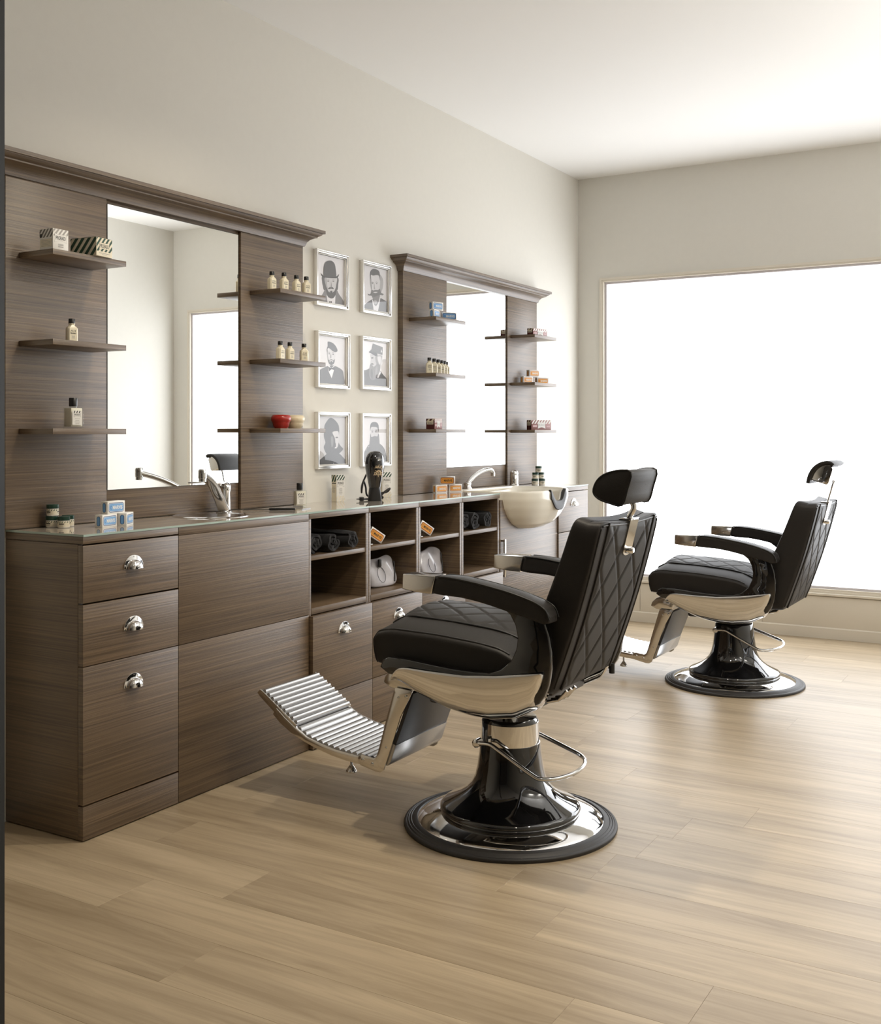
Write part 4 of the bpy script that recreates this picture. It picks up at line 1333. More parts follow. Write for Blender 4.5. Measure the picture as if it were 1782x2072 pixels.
# ================================================================== PRODUCTS
def toothpaste_box(label, loc, rotz, scheme, group, silver=False, tilt=0.0, flip=False):
    L, W, H = 0.076, 0.028, 0.040
    t = thing('toothpaste_box', label, 'toothpaste box', loc, rotz, group)
    if tilt:
        t.rotation_euler = (0, tilt, rotz)
    obj('carton', MB().box((-L / 2, -W / 2, 0), (L / 2, W / 2, H), None, 0.0006), SILVER_CARD if silver else WHITE_CARD, t)
    dk, md = (BLUE_DARK, BLUE_MID) if scheme == 'blue' else (ORANGE_DARK, ORANGE_MID)
    P = Print()
    M = plane_M((0, -W / 2, H / 2), (1, 0, 0), (0, 0, 1))
    P.poly(rrect(0, 0, L * .88, H * .76, 0.007), dk, M).poly(rrect(0, 0, L * .84, H * .66, 0.006), WHITE_CARD if not silver else dk, M)
    P.poly(rrect(0, 0, L * .81, H * .60, 0.0055), md, M)
    P.text('MARVIS', L * .07, 0, L * .56, H * .30, WHITE_CARD if scheme == 'blue' or not silver else INK, M, 0.03, flip)
    P.poly([(-L * .30 + 0.004 * math.cos(a), 0.006 * math.sin(a)) for a in [2 * PI * k / 14 for k in range(14)]], dk, M)
    P.poly([(-L * .30 + 0.003 * math.cos(a), 0.0048 * math.sin(a)) for a in [2 * PI * k / 14 for k in range(14)]], md, M)
    for s in (-1, 1):
        M = plane_M((s * L / 2, 0, H / 2), (0, s, 0), (0, 0, 1))
        P.poly(rrect(0, 0, 0.013, H * .76, 0.0062), dk, M).poly(rrect(0, 0, 0.0098, H * .68, 0.0047), md, M)
    M = plane_M((0, W / 2, H / 2), (-1, 0, 0), (0, 0, 1))
    P.poly(rrect(0, 0, L * .88, H * .76, 0.007), dk, M).poly(rrect(0, 0, L * .81, H * .60, 0.0055), md, M)
    P.text('MARVIS', L * .07, 0, L * .56, H * .30, WHITE_CARD, M, 0.03)
    obj('printed_label', P.mb, None, t, smooth=None)
    return t


def shield(cx, cy, w, h):
    pts = []
    for k in range(9):
        t = k / 8
        pts.append((cx - w / 2 + w * t, cy + h / 2 - 0.10 * h * math.sin(PI * t)))
    pts += [(cx + w / 2 - 0.04 * w, cy)]
    for k in range(9):
        t = k / 8
        pts.append((cx + w / 2 - w * t, cy - h / 2 + 0.22 * h * math.sin(PI * t)))
    pts += [(cx - w / 2 + 0.04 * w, cy)]
    return pts


def stripes(P, M, x0, x1, y0, y1, mt, n, slant=0.8, duty=0.5):
    w = (x1 - x0) / n
    sh = (y1 - y0) * slant
    for k in range(-int(sh / w) - 2, n + 1):
        a = x0 + k * w
        c = clip_rect([(a, y0), (a + w * duty, y0), (a + w * duty + sh, y1), (a + sh, y1)], x0, y0, x1, y1)
        if c:
            P.poly(c, mt, M, True)
    P.k += 1


def soap_carton(label, loc, rotz, L, W, H, scheme, group=None, name='soap_carton', cat='carton'):
    """front faces local -y; scheme: grey, green, wine, tall"""
    t = thing(name, label, cat, loc, rotz, group)
    body = {'grey': WHITE_CARD, 'green': CREAM_CARD, 'wine': mat('wine_card', (0.30, 0.14, 0.13), 0.4), 'tall': WHITE_CARD}[scheme]
    obj('carton', MB().box((-L / 2, -W / 2, 0), (L / 2, W / 2, H), None, 0.0006), body, t)
    st = {'grey': PALE_GREY, 'green': GREEN_INK, 'wine': WINE_INK, 'tall': GREEN_INK}[scheme]
    P = Print()
    x0, x1 = -L / 2 + .0007, L / 2 - .0007
    M = plane_M((0, -W / 2, 0), (1, 0, 0), (0, 0, 1))
    if scheme == 'grey':
        stripes(P, M, x0, x1, H * .64, H - .0007, st, 4)
        P.poly(shield(0, H * .55, L * .80, H * .44), GREY_INK, M).poly(shield(0, H * .55, L * .775, H * .42), WHITE_CARD, M)
        P.text('PRORASO', 0, H * .56, L * .62, H * .19, INK, M, 0.02)
        P.poly(rrect(0, H * .26, L * .34, H * .022, H * .008), GREY_INK, M, True).poly(rrect(0, H * .21, L * .36, H * .03, H * .008), GREY_INK, M, True).poly(rrect(0, H * .13, L * .34, H * .05, H * .008), PALE_GREY, M)
        M = plane_M((-L / 2, 0, 0), (0, -1, 0), (0, 0, 1))
        stripes(P, M, -W / 2 + .0007, W / 2 - .0007, H * .58, H - .0007, mat('mid_grey_ink', (0.16, 0.15, 0.14), .5), 4)
        P.poly([(-W * .38 + 0.006 * math.cos(a), H * .68 + 0.006 * math.sin(a)) for a in [2 * PI * k / 16 for k in range(16)]], INK, M)
        P.poly(rrect(0, H * .3, W * .86, H * .4, .001), PALE_GREY, M).poly(rrect(0, H * .3, W * .84, H * .38, .001), CREAM_CARD, M)
        for k in range(5):
            P.poly(rrect(0, H * (.16 + .065 * k), W * .7, H * .02, .0003), GREY_INK, M, True)
    elif scheme == 'green':
        stripes(P, M, x0, x1, H * .26, H - .0007, st, 4)
        P.poly([(x0, .0007), (x1, .0007), (x1, H * .26), (x0, H * .26)], CREAM_CARD, M)
        P.poly(shield(0, H * .55, L * .66, H * .46), INK, M).poly(shield(0, H * .55, L * .635, H * .43), CREAM_CARD, M)
        P.text('PRORASO', 0, H * .56, L * .54, H * .22, INK, M, 0.02)
        P.poly(rrect(0, H * .17, L * .66, H * .025, .0003), GREY_INK, M, True).poly(rrect(0, H * .10, L * .3, H * .02, .0003), GREY_INK, M)
        for s in (-1, 1):
            M = plane_M((s * L / 2, 0, 0), (0, s, 0), (0, 0, 1))
            stripes(P, M, -W / 2 + .0007, W / 2 - .0007, .0007, H - .0007, st, 4, 0.8 * H / H)
        M = plane_M((0, 0, H), (1, 0, 0), (0, 1, 0))
        P.poly([(x0, -W / 2 + .001), (x1, -W / 2 + .001), (x1, W / 2 - .001), (x0, W / 2 - .001)], st, M)
    elif scheme == 'wine':
        stripes(P, M, x0, x1, H * .62, H - .0007, WHITE_CARD, 7)
        P.poly(rrect(-L * .32, H * .38, L * .2, H * .2, .001), mat('pink_ink', (0.62, 0.42, 0.42), .5), M, True).poly(rrect(L * .36, H * .36, L * .16, H * .12, .001), mat('pink_ink', (0.62, 0.42, 0.42), .5), M)
        P.poly(shield(0.02 * L, H * .46, L * .40, H * .72), GREY_INK, M).poly(shield(0.02 * L, H * .46, L * .385, H * .69), WHITE_CARD, M)
        P.text('PRORASO', 0.02 * L, H * .50, L * .32, H * .26, GREY_INK, M, 0.0)
        for s in (-1, 1):
            M = plane_M((s * L / 2, 0, 0), (0, s, 0), (0, 0, 1))
            P.poly([(-W / 2 + .0007, .0007), (W / 2 - .0007, .0007), (W / 2 - .0007, H - .0007), (-W / 2 + .0007, H - .0007)], mat('deep_wine_ink', (0.075, 0.012, 0.010), .45), M)
            stripes(P, M, -W / 2 + .0007, W / 2 - .0007, H * .66, H - .0007, CREAM_CARD, 2)
            P.poly(rrect(0, H * .62, W * .74, H * .34, .002), CREAM_CARD, M)
            P.text('PRORASO', 0, H * .58, W * .6, H * .12, INK, M, 0.02)
    else:
        stripes(P, M, x0, x1, H * .80, H - .0007, st, 3)
        P.poly(shield(0, H * .68, L * .86, H * .26), INK, M).poly(shield(0, H * .68, L * .83, H * .245), WHITE_CARD, M)
        P.text('PRORASO', 0, H * .69, L * .68, H * .10, INK, M, 0.02)
        for k in range(7):
            P.poly(rrect(0, H * (.50 - .035 * k), L * (.4 if k % 3 else .3), H * .010, .0003), GREY_INK, M, True)
        P.k += 1
        stripes(P, M, x0, x1, .0007, H * .22, CREAM_CARD, 3)
        M = plane_M((-L / 2, 0, 0), (0, -1, 0), (0, 0, 1))
        P.poly([(-W / 2 + .0007, .0007), (W / 2 - .0007, .0007), (W / 2 - .0007, H - .0007), (-W / 2 + .0007, H - .0007)], CREAM_CARD, M)
        stripes(P, M, -W / 2 + .0007, W / 2 - .0007, H * .74, H - .0007, st, 2, 0.5, 0.62)
        P.poly(rrect(0, H * .685, W * .8, H * .03, .0005), INK, M)
        for k in range(7):
            P.poly(rrect(0, H * (.55 - .035 * k), W * (.6 if k % 3 else .4), H * .010, .0003), GREY_INK, M, True)
    obj('printed_label', P.mb, None, t, smooth=None)
    return t


# shared small bottle
def small_bottle_meshes():
    oc = lambda w, d, c: [(w - c, -d), (w, -d + c), (w, d - c), (w - c, d), (-w + c, d), (-w, d - c), (-w, -d + c), (-w + c, -d)]
    secs = [(0.0, .0155, .0115, .004), (.0012, .0165, .0125, .0045), (.044, .0165, .0125, .0045), (.050, .0125, .0105, .0055), (.053, .0085, .0085, .0045), (.056, .0080, .0080, .0045), (.057, .0092, .0092, .005), (.0592, .0092, .0092, .005), (.060, .0070, .0070, .004), (.064, .0070, .0070, .004)]
    vs, fs = [], []
    for z, w, d, c in secs:
        vs += [(a, b, z) for a, b in oc(w, d, c)]
    for k in range(len(secs) - 1):
        for i in range(8):
            j = (i + 1) % 8
            fs.append((k * 8 + i, k * 8 + j, k * 8 + 8 + j, k * 8 + 8 + i))
    fs.append(tuple(reversed(range(8)))); fs.append(tuple((len(secs) - 1) * 8 + i for i in range(8)))
    body = mesh_of('bottle_body', MB().add(vs, fs), CREAM_BOTTLE, 35)
    cap = mesh_of('bottle_cap', MB().lathe([(0.0, .0598), (.0098, .0598), (.0100, .061), (.0096, .0735), (.0086, .0748), (0.0, .0750)], 20), BLACK_PLASTIC, 40)
    P = Print(); M = plane_M((0, -.0125, 0), (1, 0, 0), (0, 0, 1))
    for k in range(4):
        a = -.0085 + .0045 * k
        P.poly([(a, .033), (a + .0018, .033), (a + .0034, .0385), (a + .0016, .0385)], INK, M, True)
    P.k += 1
    P.text('PRORASO', 0, .0285, .0185, .0038, INK, M, 0.04)
    for k in range(3):
        P.poly(rrect(0, .020 - .0032 * k, .011 - .002 * (k % 2), .0011, .0003), GREY_INK, M, True)
    return body, cap, mesh_of('bottle_label', P.mb)


SB = small_bottle_meshes()


def small_bottle(label, loc, rotz, group):
    t = thing('lotion_bottle', label, 'bottle', loc, rotz, group)
    for n, me in zip(('body', 'cap', 'printed_label'), SB):
        obj(n, me, None, t)
    return t


def big_bottle(label, loc, rotz):
    t = thing('aftershave_bottle', label, 'bottle', loc, rotz, 'square glass aftershave bottles')
    obj('glass', MB().box((-.0235, -.0235, 0), (.0235, .0235, .068), None, .003), BOTTLE_GLASS, t)
    obj('lotion', MB().box((-.0195, -.0205, .007), (.0195, .0205, .0645), None, .002), LOTION, t)
    obj('neck', MB().lathe([(.011, .066), (.011, .071), (0, .071)], 20), BOTTLE_GLASS, t)
    obj('cap', MB().lathe([(0, .070), (.0125, .070), (.0128, .0715), (.0128, .095), (.0115, .097), (0, .097)], 28), BLACK_PLASTIC, t, smooth=40)
    P = Print(); M = plane_M((0, -.0236, 0), (1, 0, 0), (0, 0, 1))
    P.poly(rrect(0, .034, .034, .044, .001), WHITE_CARD, M)
    for k in range(3):
        a = -.0125 + .0088 * k
        P.poly([(a, .049), (a + .0034, .049), (a + .0062, .0565), (a + .0028, .0565)], INK, M, True)
    P.k += 1
    P.poly(shield(0, .043, .024, .013), INK, M).poly(shield(0, .043, .0225, .0118), WHITE_CARD, M).text('PRORASO', 0, .0435, .019, .005, INK, M, 0.03)
    for k in range(4):
        P.poly(rrect(0, .031 - .005 * k, .018 - .004 * (k % 2), .0013, .0003), PALE_GREY, M, True)
    obj('printed_label', P.mb, None, t, smooth=None)


def jar_meshes():
    b = mesh_of('jar_body', MB().lathe([(0, 0), (.0165, 0), (.0185, .002), (.0185, .023), (.0165, .0245), (0, .0245)], 28), mat('milky_jar', (0.74, 0.72, 0.68), 0.15, coat=0.6), 40)
    l = mesh_of('jar_lid', MB().lathe([(0, .0242), (.0188, .0242), (.0192, .0255), (.0192, .0350), (.0180, .0362), (0, .0362)], 28), GREEN_LID, 40)
    mb = MB(); R = .0186

    def cyl(a0, a1, z0, z1, sl, mt, n=6):
        vs, fs = [], []
        for i in range(n + 1):
            t = i / n
            for z, o in ((z0, 0), (z1, sl)):
                a = a0 + (a1 - a0) * t + o
                vs.append((R * math.sin(a), -R * math.cos(a), z))
        for i in range(n):
            fs.append((2 * i, 2 * i + 2, 2 * i + 3, 2 * i + 1))
        mb.add(vs, fs, mt)
    R = .01858
    cyl(-PI * .98, PI * .98, .004, .0215, 0, CREAM_CARD, 40)
    R = .01866
    for k in range(14):
        a = -PI * .95 + k * PI * .136
        cyl(a, a + .16, .0165, .0210, .14, GREEN_INK, 2)
    for k in range(3):
        cyl(-.5 + 2.1 * k - 2.1, .4 + 2.1 * k - 2.1, .0115, .0150, 0, INK, 5)
        cyl(-.4 + 2.1 * k - 2.1, .3 + 2.1 * k - 2.1, .0070, .0085, 0, GREY_INK, 5)
    return b, l, mesh_of('jar_label', mb)


JR = jar_meshes()


def jar(label, loc, rotz, group):
    t = thing('cream_jar', label, 'jar', loc, rotz, group)
    for n, me in zip(('body', 'lid', 'printed_label'), JR):
        obj(n, me, None, t)


R90 = PI / 2
# --- left column of shelves, left mirror
z = SH[(0, 0)]
soap_carton('white carton with grey stripes on the top left shelf', (0.150, 2.277, z), R90, 0.058, 0.060, 0.062, 'grey')
soap_carton('cream carton with dark green stripes on the top left shelf', (0.140, 2.432, z), math.radians(96), 0.072, 0.105, 0.058, 'green')
small_bottle('single small cream bottle alone on the middle left shelf', (0.120, px(145, 690, 'x', 0.12).y, SH[(0, 1)]), math.radians(72), 'small cream lotion bottles')
big_bottle('square glass bottle with black cap alone on the bottom left shelf', (0.125, px(148, 868, 'x', 0.125).y, SH[(0, 2)]), math.radians(80))
# --- right column, left mirror
for u, r, nme in ((550, 82, 'leftmost'), (574.5, 78, 'second'), (599.5, 84, 'third'), (619.5, 70, 'rightmost')):
    x = {550: .105, 574.5: .125, 599.5: .125, 619.5: .135}[u]
    small_bottle('%s of four small cream bottles on the shelf beside the bowler hat portrait' % nme, (x, px(u, 580, 'x', x).y, SH[(1, 0)]), math.radians(r), 'small cream lotion bottles')
for u, r, nme, x in ((567, 92, 'leftmost', .12), (586.5, 82, 'middle', .12), (615, 52, 'rightmost', .125)):
    small_bottle('%s of three small cream bottles on the shelf above the shaving bowls' % nme, (x, px(u, 720, 'x', x).y, SH[(1, 1)]), math.radians(r), 'small cream lotion bottles')
BOWL = [(0.0, 0.0), (0.026, 0.0), (0.027, 0.004), (0.031, 0.007), (0.034, 0.022), (0.0355, 0.026), (0.0395, 0.032), (0.041, 0.040), (0.0395, 0.047), (0.035, 0.053), (0.031, 0.055), (0.026, 0.055), (0.024, 0.050), (0.0, 0.046)]
bm_r = mesh_of('shaving_bowl', MB().lathe(BOWL, 48), RED_BOWL, 50)
bm_c = mesh_of('shaving_bowl', MB().lathe(BOWL, 48), CREAM_BOWL, 50)
tag(obj('shaving_bowl', bm_r, None, None, loc=(0.085, px(568.5, 860, 'x', 0.085).y, SH[(1, 2)])), 'glossy red waisted shaving bowl on the bottom shelf', 'bowl', 'shaving bowls')
tag(obj('shaving_bowl', bm_c, None, None, loc=(0.076, px(596.5, 860, 'x', 0.076).y, SH[(1, 2)])), 'cream waisted shaving bowl behind the red bowl', 'bowl', 'shaving bowls')
# --- left column, right mirror
z = SH[(2, 0)]
gb = 'blue toothpaste boxes by the right mirror'
toothpaste_box('blue and white toothpaste box under the upper one on the right unit shelf', (0.125, px(876, 630, 'x', .125).y + 0.012, z), math.radians(100), 'blue', gb)
toothpaste_box('darker blue toothpaste box lying to the right on the right unit shelf', (0.13, px(908, 630, 'x', .13).y, z), math.radians(38), 'blue', gb, True)
toothpaste_box('blue and white toothpaste box stacked on top on the right unit shelf', (0.120, px(880, 630, 'x', .12).y + 0.008, z + 0.0402), math.radians(78), 'blue', gb)
for k, (u, x) in enumerate(((868.6, .140), (878.4, .124), (886.4, .108), (893.0, .092), (898.5, .076), (903.0, .060))):
    small_bottle('%s small cream bottle of the row of six before the right mirror' % ('first', 'second', 'third', 'fourth', 'fifth', 'last')[k], (x, px(u, 750, 'x', x).y, SH[(2, 1)]), math.radians(38 if k < 3 else 45), 'small cream lotion bottles')
soap_carton('single wine-red carton on the bottom shelf left of the right mirror', (0.115, px(876, 860, 'x', .115).y + 0.01, SH[(2, 2)]), math.radians(84), 0.062, 0.052, 0.052, 'wine')
# --- right column, right mirror
soap_carton('long wine-red carton on the top shelf at the far right', (0.120, px(1082, 670, 'x', .12).y + 0.03, SH[(3, 0)]), math.radians(80), 0.140, 0.042, 0.044, 'wine')
z = SH[(3, 1)]
go = 'orange and white toothpaste boxes by the right mirror'
toothpaste_box('left lower orange toothpaste box on the far right middle shelf', (0.072, px(1065, 770, 'x', .072).y, z), math.radians(70), 'orange', go)
toothpaste_box('right lower orange toothpaste box on the far right middle shelf', (0.090, px(1096, 770, 'x', .09).y, z), math.radians(52), 'orange', go, False, 0.0, True)
toothpaste_box('top orange toothpaste box of the pile on the far right shelf', (0.080, px(1078, 770, 'x', .08).y, z + 0.0402), math.radians(66), 'orange', go)
soap_carton('wide wine-red carton on the bottom shelf at the far right', (0.115, px(1090, 860, 'x', .115).y, SH[(3, 2)]), math.radians(66), 0.150, 0.042, 0.058, 'wine')

# --- counter, near end
gj = 'stacked cream jars at the near counter end'
jar('left lower cream jar of the pile at the near counter end', (0.060, 2.345, ZT), 0.2, gj)
jar('front lower cream jar of the pile at the near counter end', (0.105, 2.352, ZT), 0.5, gj)
jar('right lower cream jar of the pile at the near counter end', (0.075, 2.395, ZT), 0.9, gj)
jar('upper cream jar with green lid on top at the near counter end', (0.062, 2.346, ZT + 0.0364), 0.1, gj)
gb = 'blue toothpaste boxes at the near counter end'
toothpaste_box('lower left blue toothpaste box on the near counter end', (0.190, 2.447, ZT), math.radians(101), 'blue', gb)
toothpaste_box('lower right blue toothpaste box turned away on the near counter end', (0.185, 2.534, ZT), math.radians(120), 'blue', gb)
toothpaste_box('upper blue toothpaste box on top at the near counter end', (0.183, 2.482, ZT + 0.0402), math.radians(93), 'blue', gb)
# --- comb, tweezers, bottle
a = Vector((0.085, 3.222, ZT + 0.003)); b = Vector((0.243, 3.345, ZT + 0.003))
an = math.atan2(b.y - a.y, b.x - a.x)
cb = thing('styling_comb', 'thin black comb lying flat beside the round sink', 'comb', ((a.x + b.x) / 2, (a.y + b.y) / 2, ZT), an)
obj('handle', MB().box((0.0, -0.007, 0.001), (0.1, 0.007, 0.010), None, 0.003), BLACK_PLASTIC, cb)
obj('spine', MB().box((-0.1, 0.002, 0.002), (0.01, 0.007, 0.007), None, 0.001), CHROME_WORN, cb)
tm = MB()
for k in range(26):
    tm.box((-0.097 + 0.0038 * k, -0.008, 0.003), (-0.0955 + 0.0038 * k, 0.003, 0.006))
obj('teeth', tm, BLACK_PLASTIC, cb)
tw = thing('tweezers', 'small silver tweezers in front of the glass bottle', 'tweezers', (0.236, 3.42, ZT), math.radians(105))
obj('arm', MB().prism([(-0.045, 0.0), (-0.02, 0.003), (0.045, 0.0005), (0.045, -0.0005), (-0.02, 0.001), (-0.045, -0.002)], 0.001, 0.003, 'xy'), mat('dull_steel', (0.32, 0.32, 0.33), 0.45, metal=1.0), tw)
obj('arm', MB().prism([(-0.045, 0.0), (-0.02, -0.003), (0.045, -0.0005), (0.045, -0.0015), (-0.02, -0.005), (-0.045, -0.002)], 0.001, 0.003, 'xy'), mat('dull_steel', (0.32, 0.32, 0.33), 0.45, metal=1.0), tw)
big_bottle('square glass bottle with black cap standing on the counter', (0.135, 3.512, ZT), math.radians(52))
# --- tall cartons
soap_carton('tall green-striped carton on the counter left of the hair dryer', (0.060, px(684, 1000, 'x', .06).y, ZT), math.radians(75), 0.046, 0.034, 0.118, 'tall', 'tall shaving cream cartons', 'shaving_cream_carton')
soap_carton('tall striped carton half hidden behind the hair dryer', (0.050, px(780, 1000, 'x', .05).y, ZT), math.radians(55), 0.046, 0.034, 0.118, 'tall', 'tall shaving cream cartons', 'shaving_cream_carton')
# --- hair dryer standing on its nozzle
hx, hy = 0.170, px(758, 960, 'x', 0.17).y
hd = thing('hair_dryer', 'black hair dryer standing upright on its nozzle', 'hair dryer', (hx, hy, ZT), math.radians(48))
obj('barrel', MB().lathe([(0.0, 0.066), (0.026, 0.060), (0.027, 0.066), (0.030, 0.085), (0.037, 0.115), (0.0425, 0.145), (0.0435, 0.165), (0.041, 0.188), (0.034, 0.206), (0.022, 0.217), (0.0, 0.221)], 40), BLACK_GLOSS, hd, smooth=60)


def nozz(u, v):
    a = 2 * PI * u
    w = 0.024 + (0.031 - 0.024) * (1 - v); d = 0.024 + (0.011 - 0.024) * (1 - v)
    e = 2.0 + 2.0 * (1 - v)
    c, s = math.cos(a), math.sin(a)
    r = (abs(c / w) ** e + abs(s / d) ** e) ** (-1 / e)
    return (r * c, r * s, 0.0005 + 0.064 * v)


obj('nozzle', MB().grid(nozz, 40, 10, closed_u=True), BLACK_PLASTIC, hd, smooth=50)
obj('handle', MB().tube([(0, 0.035, 0.160), (0, 0.07, 0.155), (0, 0.105, 0.140)], [0.019, 0.0175, 0.0165], 16, None, False, None, 3), BLACK_GLOSS, hd, smooth=60)
hm = MB()
cpts = [(0.0, 0.10, 0.14), (-0.03, 0.11, 0.07), (-0.045, 0.06, 0.035), (-0.05, 0.03, 0.06), (-0.042, 0.035, 0.085), (-0.03, 0.045, 0.06), (-0.02, 0.05, 0.02), (0.03, 0.05, 0.016), (0.06, 0.045, 0.04), (0.082, 0.05, 0.052), (0.07, 0.055, 0.036), (0.035, 0.05, 0.03), (0.05, 0.05, 0.012), (0.03, 0.055, 0.006), (-0.02, 0.05, 0.006), (-0.05, 0.025, 0.006)]
obj('cord', MB().tube(cpts, 0.0042, 8, None, False, None, 6), RUBBER, hd, smooth=60)
obj('plug', MB().box((-0.066, 0.005, 0.0005), (-0.046, 0.028, 0.018), None, 0.004).tube([(-0.067, 0.012, 0.009), (-0.08, 0.008, 0.009)], 0.002, 8, None), BLACK_PLASTIC, hd)
P = Print(0.0001)
vsB, fsB = text_mesh('Barber', 0.0)
vsD, fsD = text_mesh('Dryer', 0.0)


def on_barrel(vs, fs, cx, cz, w, h, mt):
    out = []
    for a_, b_ in vs:
        z_ = cz - b_ * h
        r_ = lerp_table([(0.066, 0.027), (0.085, 0.030), (0.115, 0.037), (0.145, 0.0425), (0.165, 0.0435), (0.188, 0.041), (0.206, 0.034)], z_) + 0.0006
        an_ = (cx - a_ * w) / r_
        out.append((r_ * math.sin(an_), -r_ * math.cos(an_), z_))
    P.mb.add(out, fs, mt)


on_barrel(vsB, fsB, 0.008, 0.118, 0.046, 0.022, GOLD_INK)
on_barrel(vsD, fsD, 0.008, 0.151, 0.038, 0.022, GOLD_INK)
on_barrel(*text_mesh('UKI', 0.02), 0.012, 0.184, 0.013, 0.005, WHITE_CARD)
ms = [(-1, -.2), (-.6, .25), (-.2, .3), (0, .05), (.2, .3), (.6, .25), (1, -.2), (.55, .0), (.15, -.15), (-.15, -.15), (-.55, .0)]
bm = bmesh.new(); vv = [bm.verts.new((a * .5, b_, 0)) for a, b_ in ms]; bm.faces.new(vv); bmesh.ops.triangulate(bm, faces=bm.faces[:]); bm.verts.index_update()
on_barrel([q.co[:2] for q in bm.verts], [[q.index for q in f.verts] for f in bm.faces], 0.008, 0.134, 0.036, 0.014, GOLD_INK); bm.free()
obj('printed_lettering', P.mb, None, hd, smooth=None)
# --- orange boxes on the counter
go = 'orange toothpaste boxes beside the arched tap'
toothpaste_box('lower left orange toothpaste box beside the arched tap', (0.070, px(890, 990, 'x', .07).y, ZT), math.radians(72), 'orange', go)
toothpaste_box('lower right orange toothpaste box beside the arched tap', (0.095, px(919, 990, 'x', .095).y, ZT), math.radians(58), 'orange', go)
toothpaste_box('silver and orange toothpaste box on top beside the arched tap', (0.085, px(905, 980, 'x', .085).y, ZT + 0.0402), math.radians(24), 'orange', go, True)
# --- far jars
gj = 'stacked cream jars at the far counter end'
jy = px(1082, 975, 'x', .12).y
jar('left bottom cream jar of the far pyramid', (0.120, jy, ZT), 0.3, gj)
jar('right bottom cream jar of the far pyramid', (0.150, jy + 0.032, ZT), 0.8, gj)
jar('left middle cream jar of the far pyramid', (0.122, jy + 0.004, ZT + 0.0364), 0.1, gj)
jar('right middle cream jar of the far pyramid', (0.140, jy + 0.040, ZT + 0.0364), 1.1, gj)
jar('topmost cream jar of the far pyramid', (0.134, jy + 0.020, ZT + 0.0728), 0.6, gj)

# --- rolled towels in the cubbies
def towel(label, loc, r, length, seed, group):
    rnd = random.Random(seed)
    t = thing('rolled_towel', label, 'towel', loc, 0.0, group)
    pts = []
    turns = 2.6
    n = 70
    for i in range(n + 1):
        f = i / n
        a = 2 * PI * turns * f + seed
        rr_ = r * (0.16 + 0.84 * f) - 0.004
        q = 1 + 0.05 * math.sin(3 * a + seed)
        pts.append((rr_ * math.cos(a) * q, r + rr_ * math.sin(a) * q * 0.94))
    th = r * 0.24
    vs, fs = [], []
    nx = 8
    for j in range(nx + 1):
        x = -length / 2 + length * j / nx
        for i, (yy, zz_) in enumerate(pts):
            d = Vector((pts[min(i + 1, n)][0] - pts[max(i - 1, 0)][0], pts[min(i + 1, n)][1] - pts[max(i - 1, 0)][1]))
            d.normalize(); nn = Vector((d.y, -d.x))
            wob = 0.002 * math.sin(9 * x / length + i * .4 + seed)
            e = 0.003 * math.sin(i * .9 + seed) if j in (0, nx) else 0
            for sgn in (-.5, .5):
                vs.append((x + e, yy + nn.x * sgn * th + wob * nn.x, max(0.0005, zz_ + nn.y * sgn * th + wob * nn.y)))
    m_ = 2 * (n + 1)
    for j in range(nx):
        for i in range(n):
            a0 = j * m_ + 2 * i
            fs.append((a0, a0 + 2, a0 + m_ + 2, a0 + m_)); fs.append((a0 + 1, a0 + m_ + 1, a0 + m_ + 3, a0 + 3))
    for j in (0, nx):
        for i in range(n):
            a0 = j * m_ + 2 * i
            fs.append((a0, a0 + 1, a0 + 3, a0 + 2))
    for i in (0, n):
        for j in range(nx):
            a0 = j * m_ + 2 * i
            fs.append((a0, a0 + m_, a0 + m_ + 1, a0 + 1))
    mb_ = MB().add(vs, fs)
    o = obj('terry_roll', mb_, TOWELM, t, smooth=60)


gt = 'rolled black towels in the cubbies'
for k, (u, r) in enumerate(((640, 0.042), (672, 0.040), (703, 0.040))):
    towel('%s of three rolled black towels in the first cubby' % ('leftmost', 'middle', 'rightmost')[k], (0.205 + 0.02 * k, px(u, 1090, 'x', 0.33).y + (0.02 if k == 0 else 0), 0.7322), r, 0.22, k * 2.1 + .6, gt)
for k, (u, r) in enumerate(((944, 0.044), (963, 0.046), (984, 0.044))):
    towel('%s of three rolled black towels in the last cubby' % ('leftmost', 'middle', 'rightmost')[k], (0.205 + 0.01 * k, px(u, 1050, 'x', 0.33).y + (0.012 if k == 0 else 0), 0.7322), r, 0.22, k * 1.7 + .2, gt)

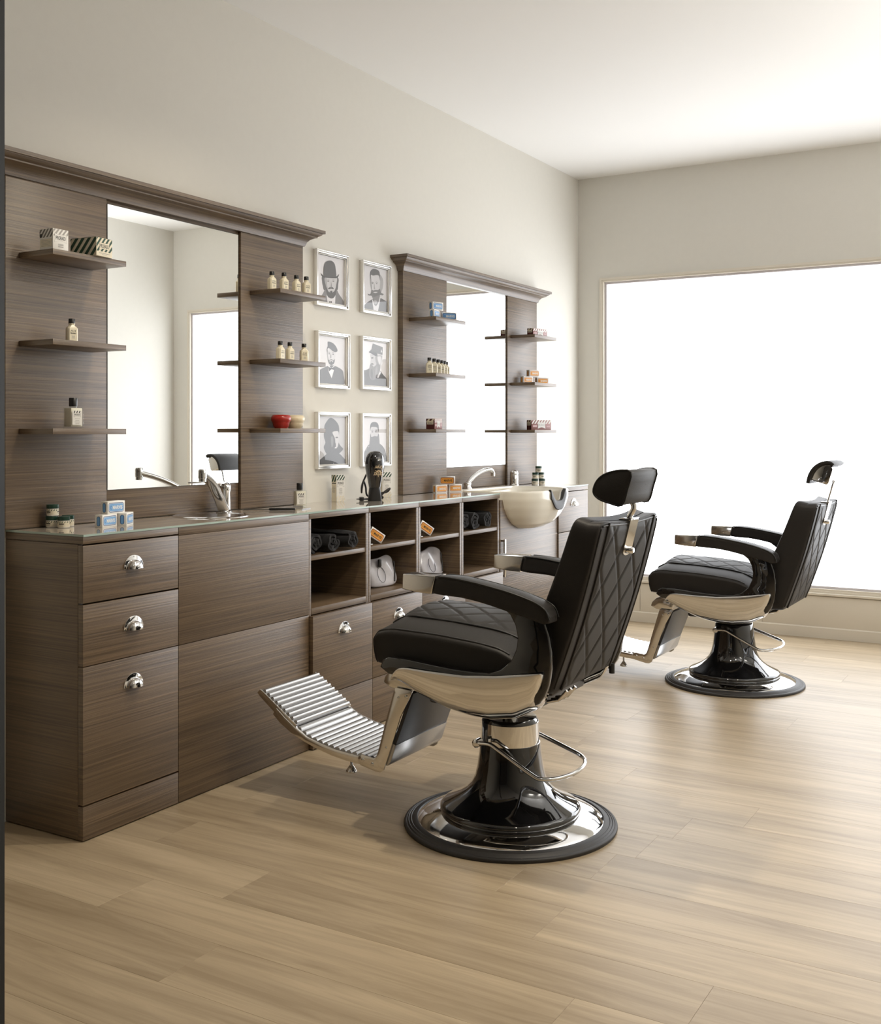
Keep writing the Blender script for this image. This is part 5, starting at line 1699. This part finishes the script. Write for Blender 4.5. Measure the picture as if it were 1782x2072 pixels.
# --- tilted orange boxes in the cubbies
for k, (u, v, nme) in enumerate(((760, 1078, 'second'), (860, 1063, 'third'))):
    c = px(u, v, 'x', 0.285)
    tilt = math.radians(33)
    yy = c.y
    lab = 'tilted silver and orange toothpaste box propped up in the %s cubby' % nme
    L_, H_ = 0.076, 0.040
    t = toothpaste_box(lab, (0, 0, 0), 0, 'orange', 'tilted toothpaste boxes in the cubbies', True)
    # right lower corner rests on the board, left end on a small clear stand
    low = (L_ / 2) * math.sin(tilt)
    t.rotation_euler = Matrix.Rotation(R90, 3, 'Z').to_euler()
    t.rotation_euler = (Matrix.Rotation(math.radians(64), 3, 'Z') @ Matrix.Rotation(tilt, 3, 'Y')).to_euler()
    t.location = (0.285, yy - 0.010 - 0.5 * H_ * math.sin(tilt), 0.7325 + low)
    s_ = thing('display_stand', 'small clear stand propping the tilted box in the %s cubby' % nme, 'stand', (0.285, yy - 0.058, 0.7322), 0, 'clear stands under the tilted boxes')
    obj('post', MB().box((-0.013, -0.0015, 0.0), (0.013, 0.0015, 0.052), None, 0.0005), mat('clear_acrylic', (0.75, 0.78, 0.78), 0.08), s_)
    obj('foot', MB().box((-0.013, -0.0015, 0.0), (0.013, 0.018, 0.003), None, 0.0005), mat('clear_acrylic', (0.75, 0.78, 0.78), 0.08), s_)

# --- clear pouches in the lower cubbies
VINYL = mat('pale_vinyl', (0.62, 0.61, 0.66), 0.2, coat=0.8, noise=0.35, nscale=14)
for k, (u, v, nme, rot) in enumerate(((768, 1162, 'second', 78), (868, 1142, 'third', 84))):
    c = px(u, v, 'x', 0.235)
    t = thing('clear_pouch', 'shiny pale vinyl pouch with dark zip in the %s lower cubby' % nme, 'pouch', (0.225, c.y + 0.01, 0.5332), math.radians(rot), 'vinyl pouches in the lower cubbies')

    def pch(a_, b_, c_, k=k):
        s_ = (c_ + 1) / 2
        w_ = 0.085 * (1 - 0.06 * s_)
        d_ = 0.040 * (1 - s_) ** 0.6 + 0.004
        return (a_ * w_ + 0.004 * math.sin(7 * s_ + k), b_ * d_ * (1 - 0.15 * a_ * a_) + 0.006 * math.sin(4 * a_ + 5 * s_ + 2 * k) * s_, 0.128 * s_ + 0.006 * math.sin(3 * a_ + k) * s_)
    obj('vinyl_body', MB().pillow(pch, 18, 5.0), VINYL, t, smooth=80)
    zp = [(0.055, -0.042, 0.02), (0.062, -0.035, 0.05), (0.068, -0.026, 0.08), (0.072, -0.018, 0.105)]
    obj('zip', MB().tube(zp, 0.0026, 8, None, False, None, 3), BLACK_PLASTIC, t, smooth=60)
    ov = [(-0.02 + 0.022 * math.cos(q), -0.047 + 0.012 * (1 + math.sin(q)) * .9, 0.055 + 0.032 * math.sin(q)) for q in [2 * PI * j / 24 for j in range(24)]]
    obj('cord_loop', MB().tube(ov, 0.0013, 6, None, True), mat('grey_cord', (0.12, 0.12, 0.13), 0.5), t, smooth=60)
    if k == 0:
        obj('toggle', MB().box((-0.032, -0.034, 0.088), (-0.016, -0.022, 0.122), None, 0.004), BLACK_PLASTIC, t)
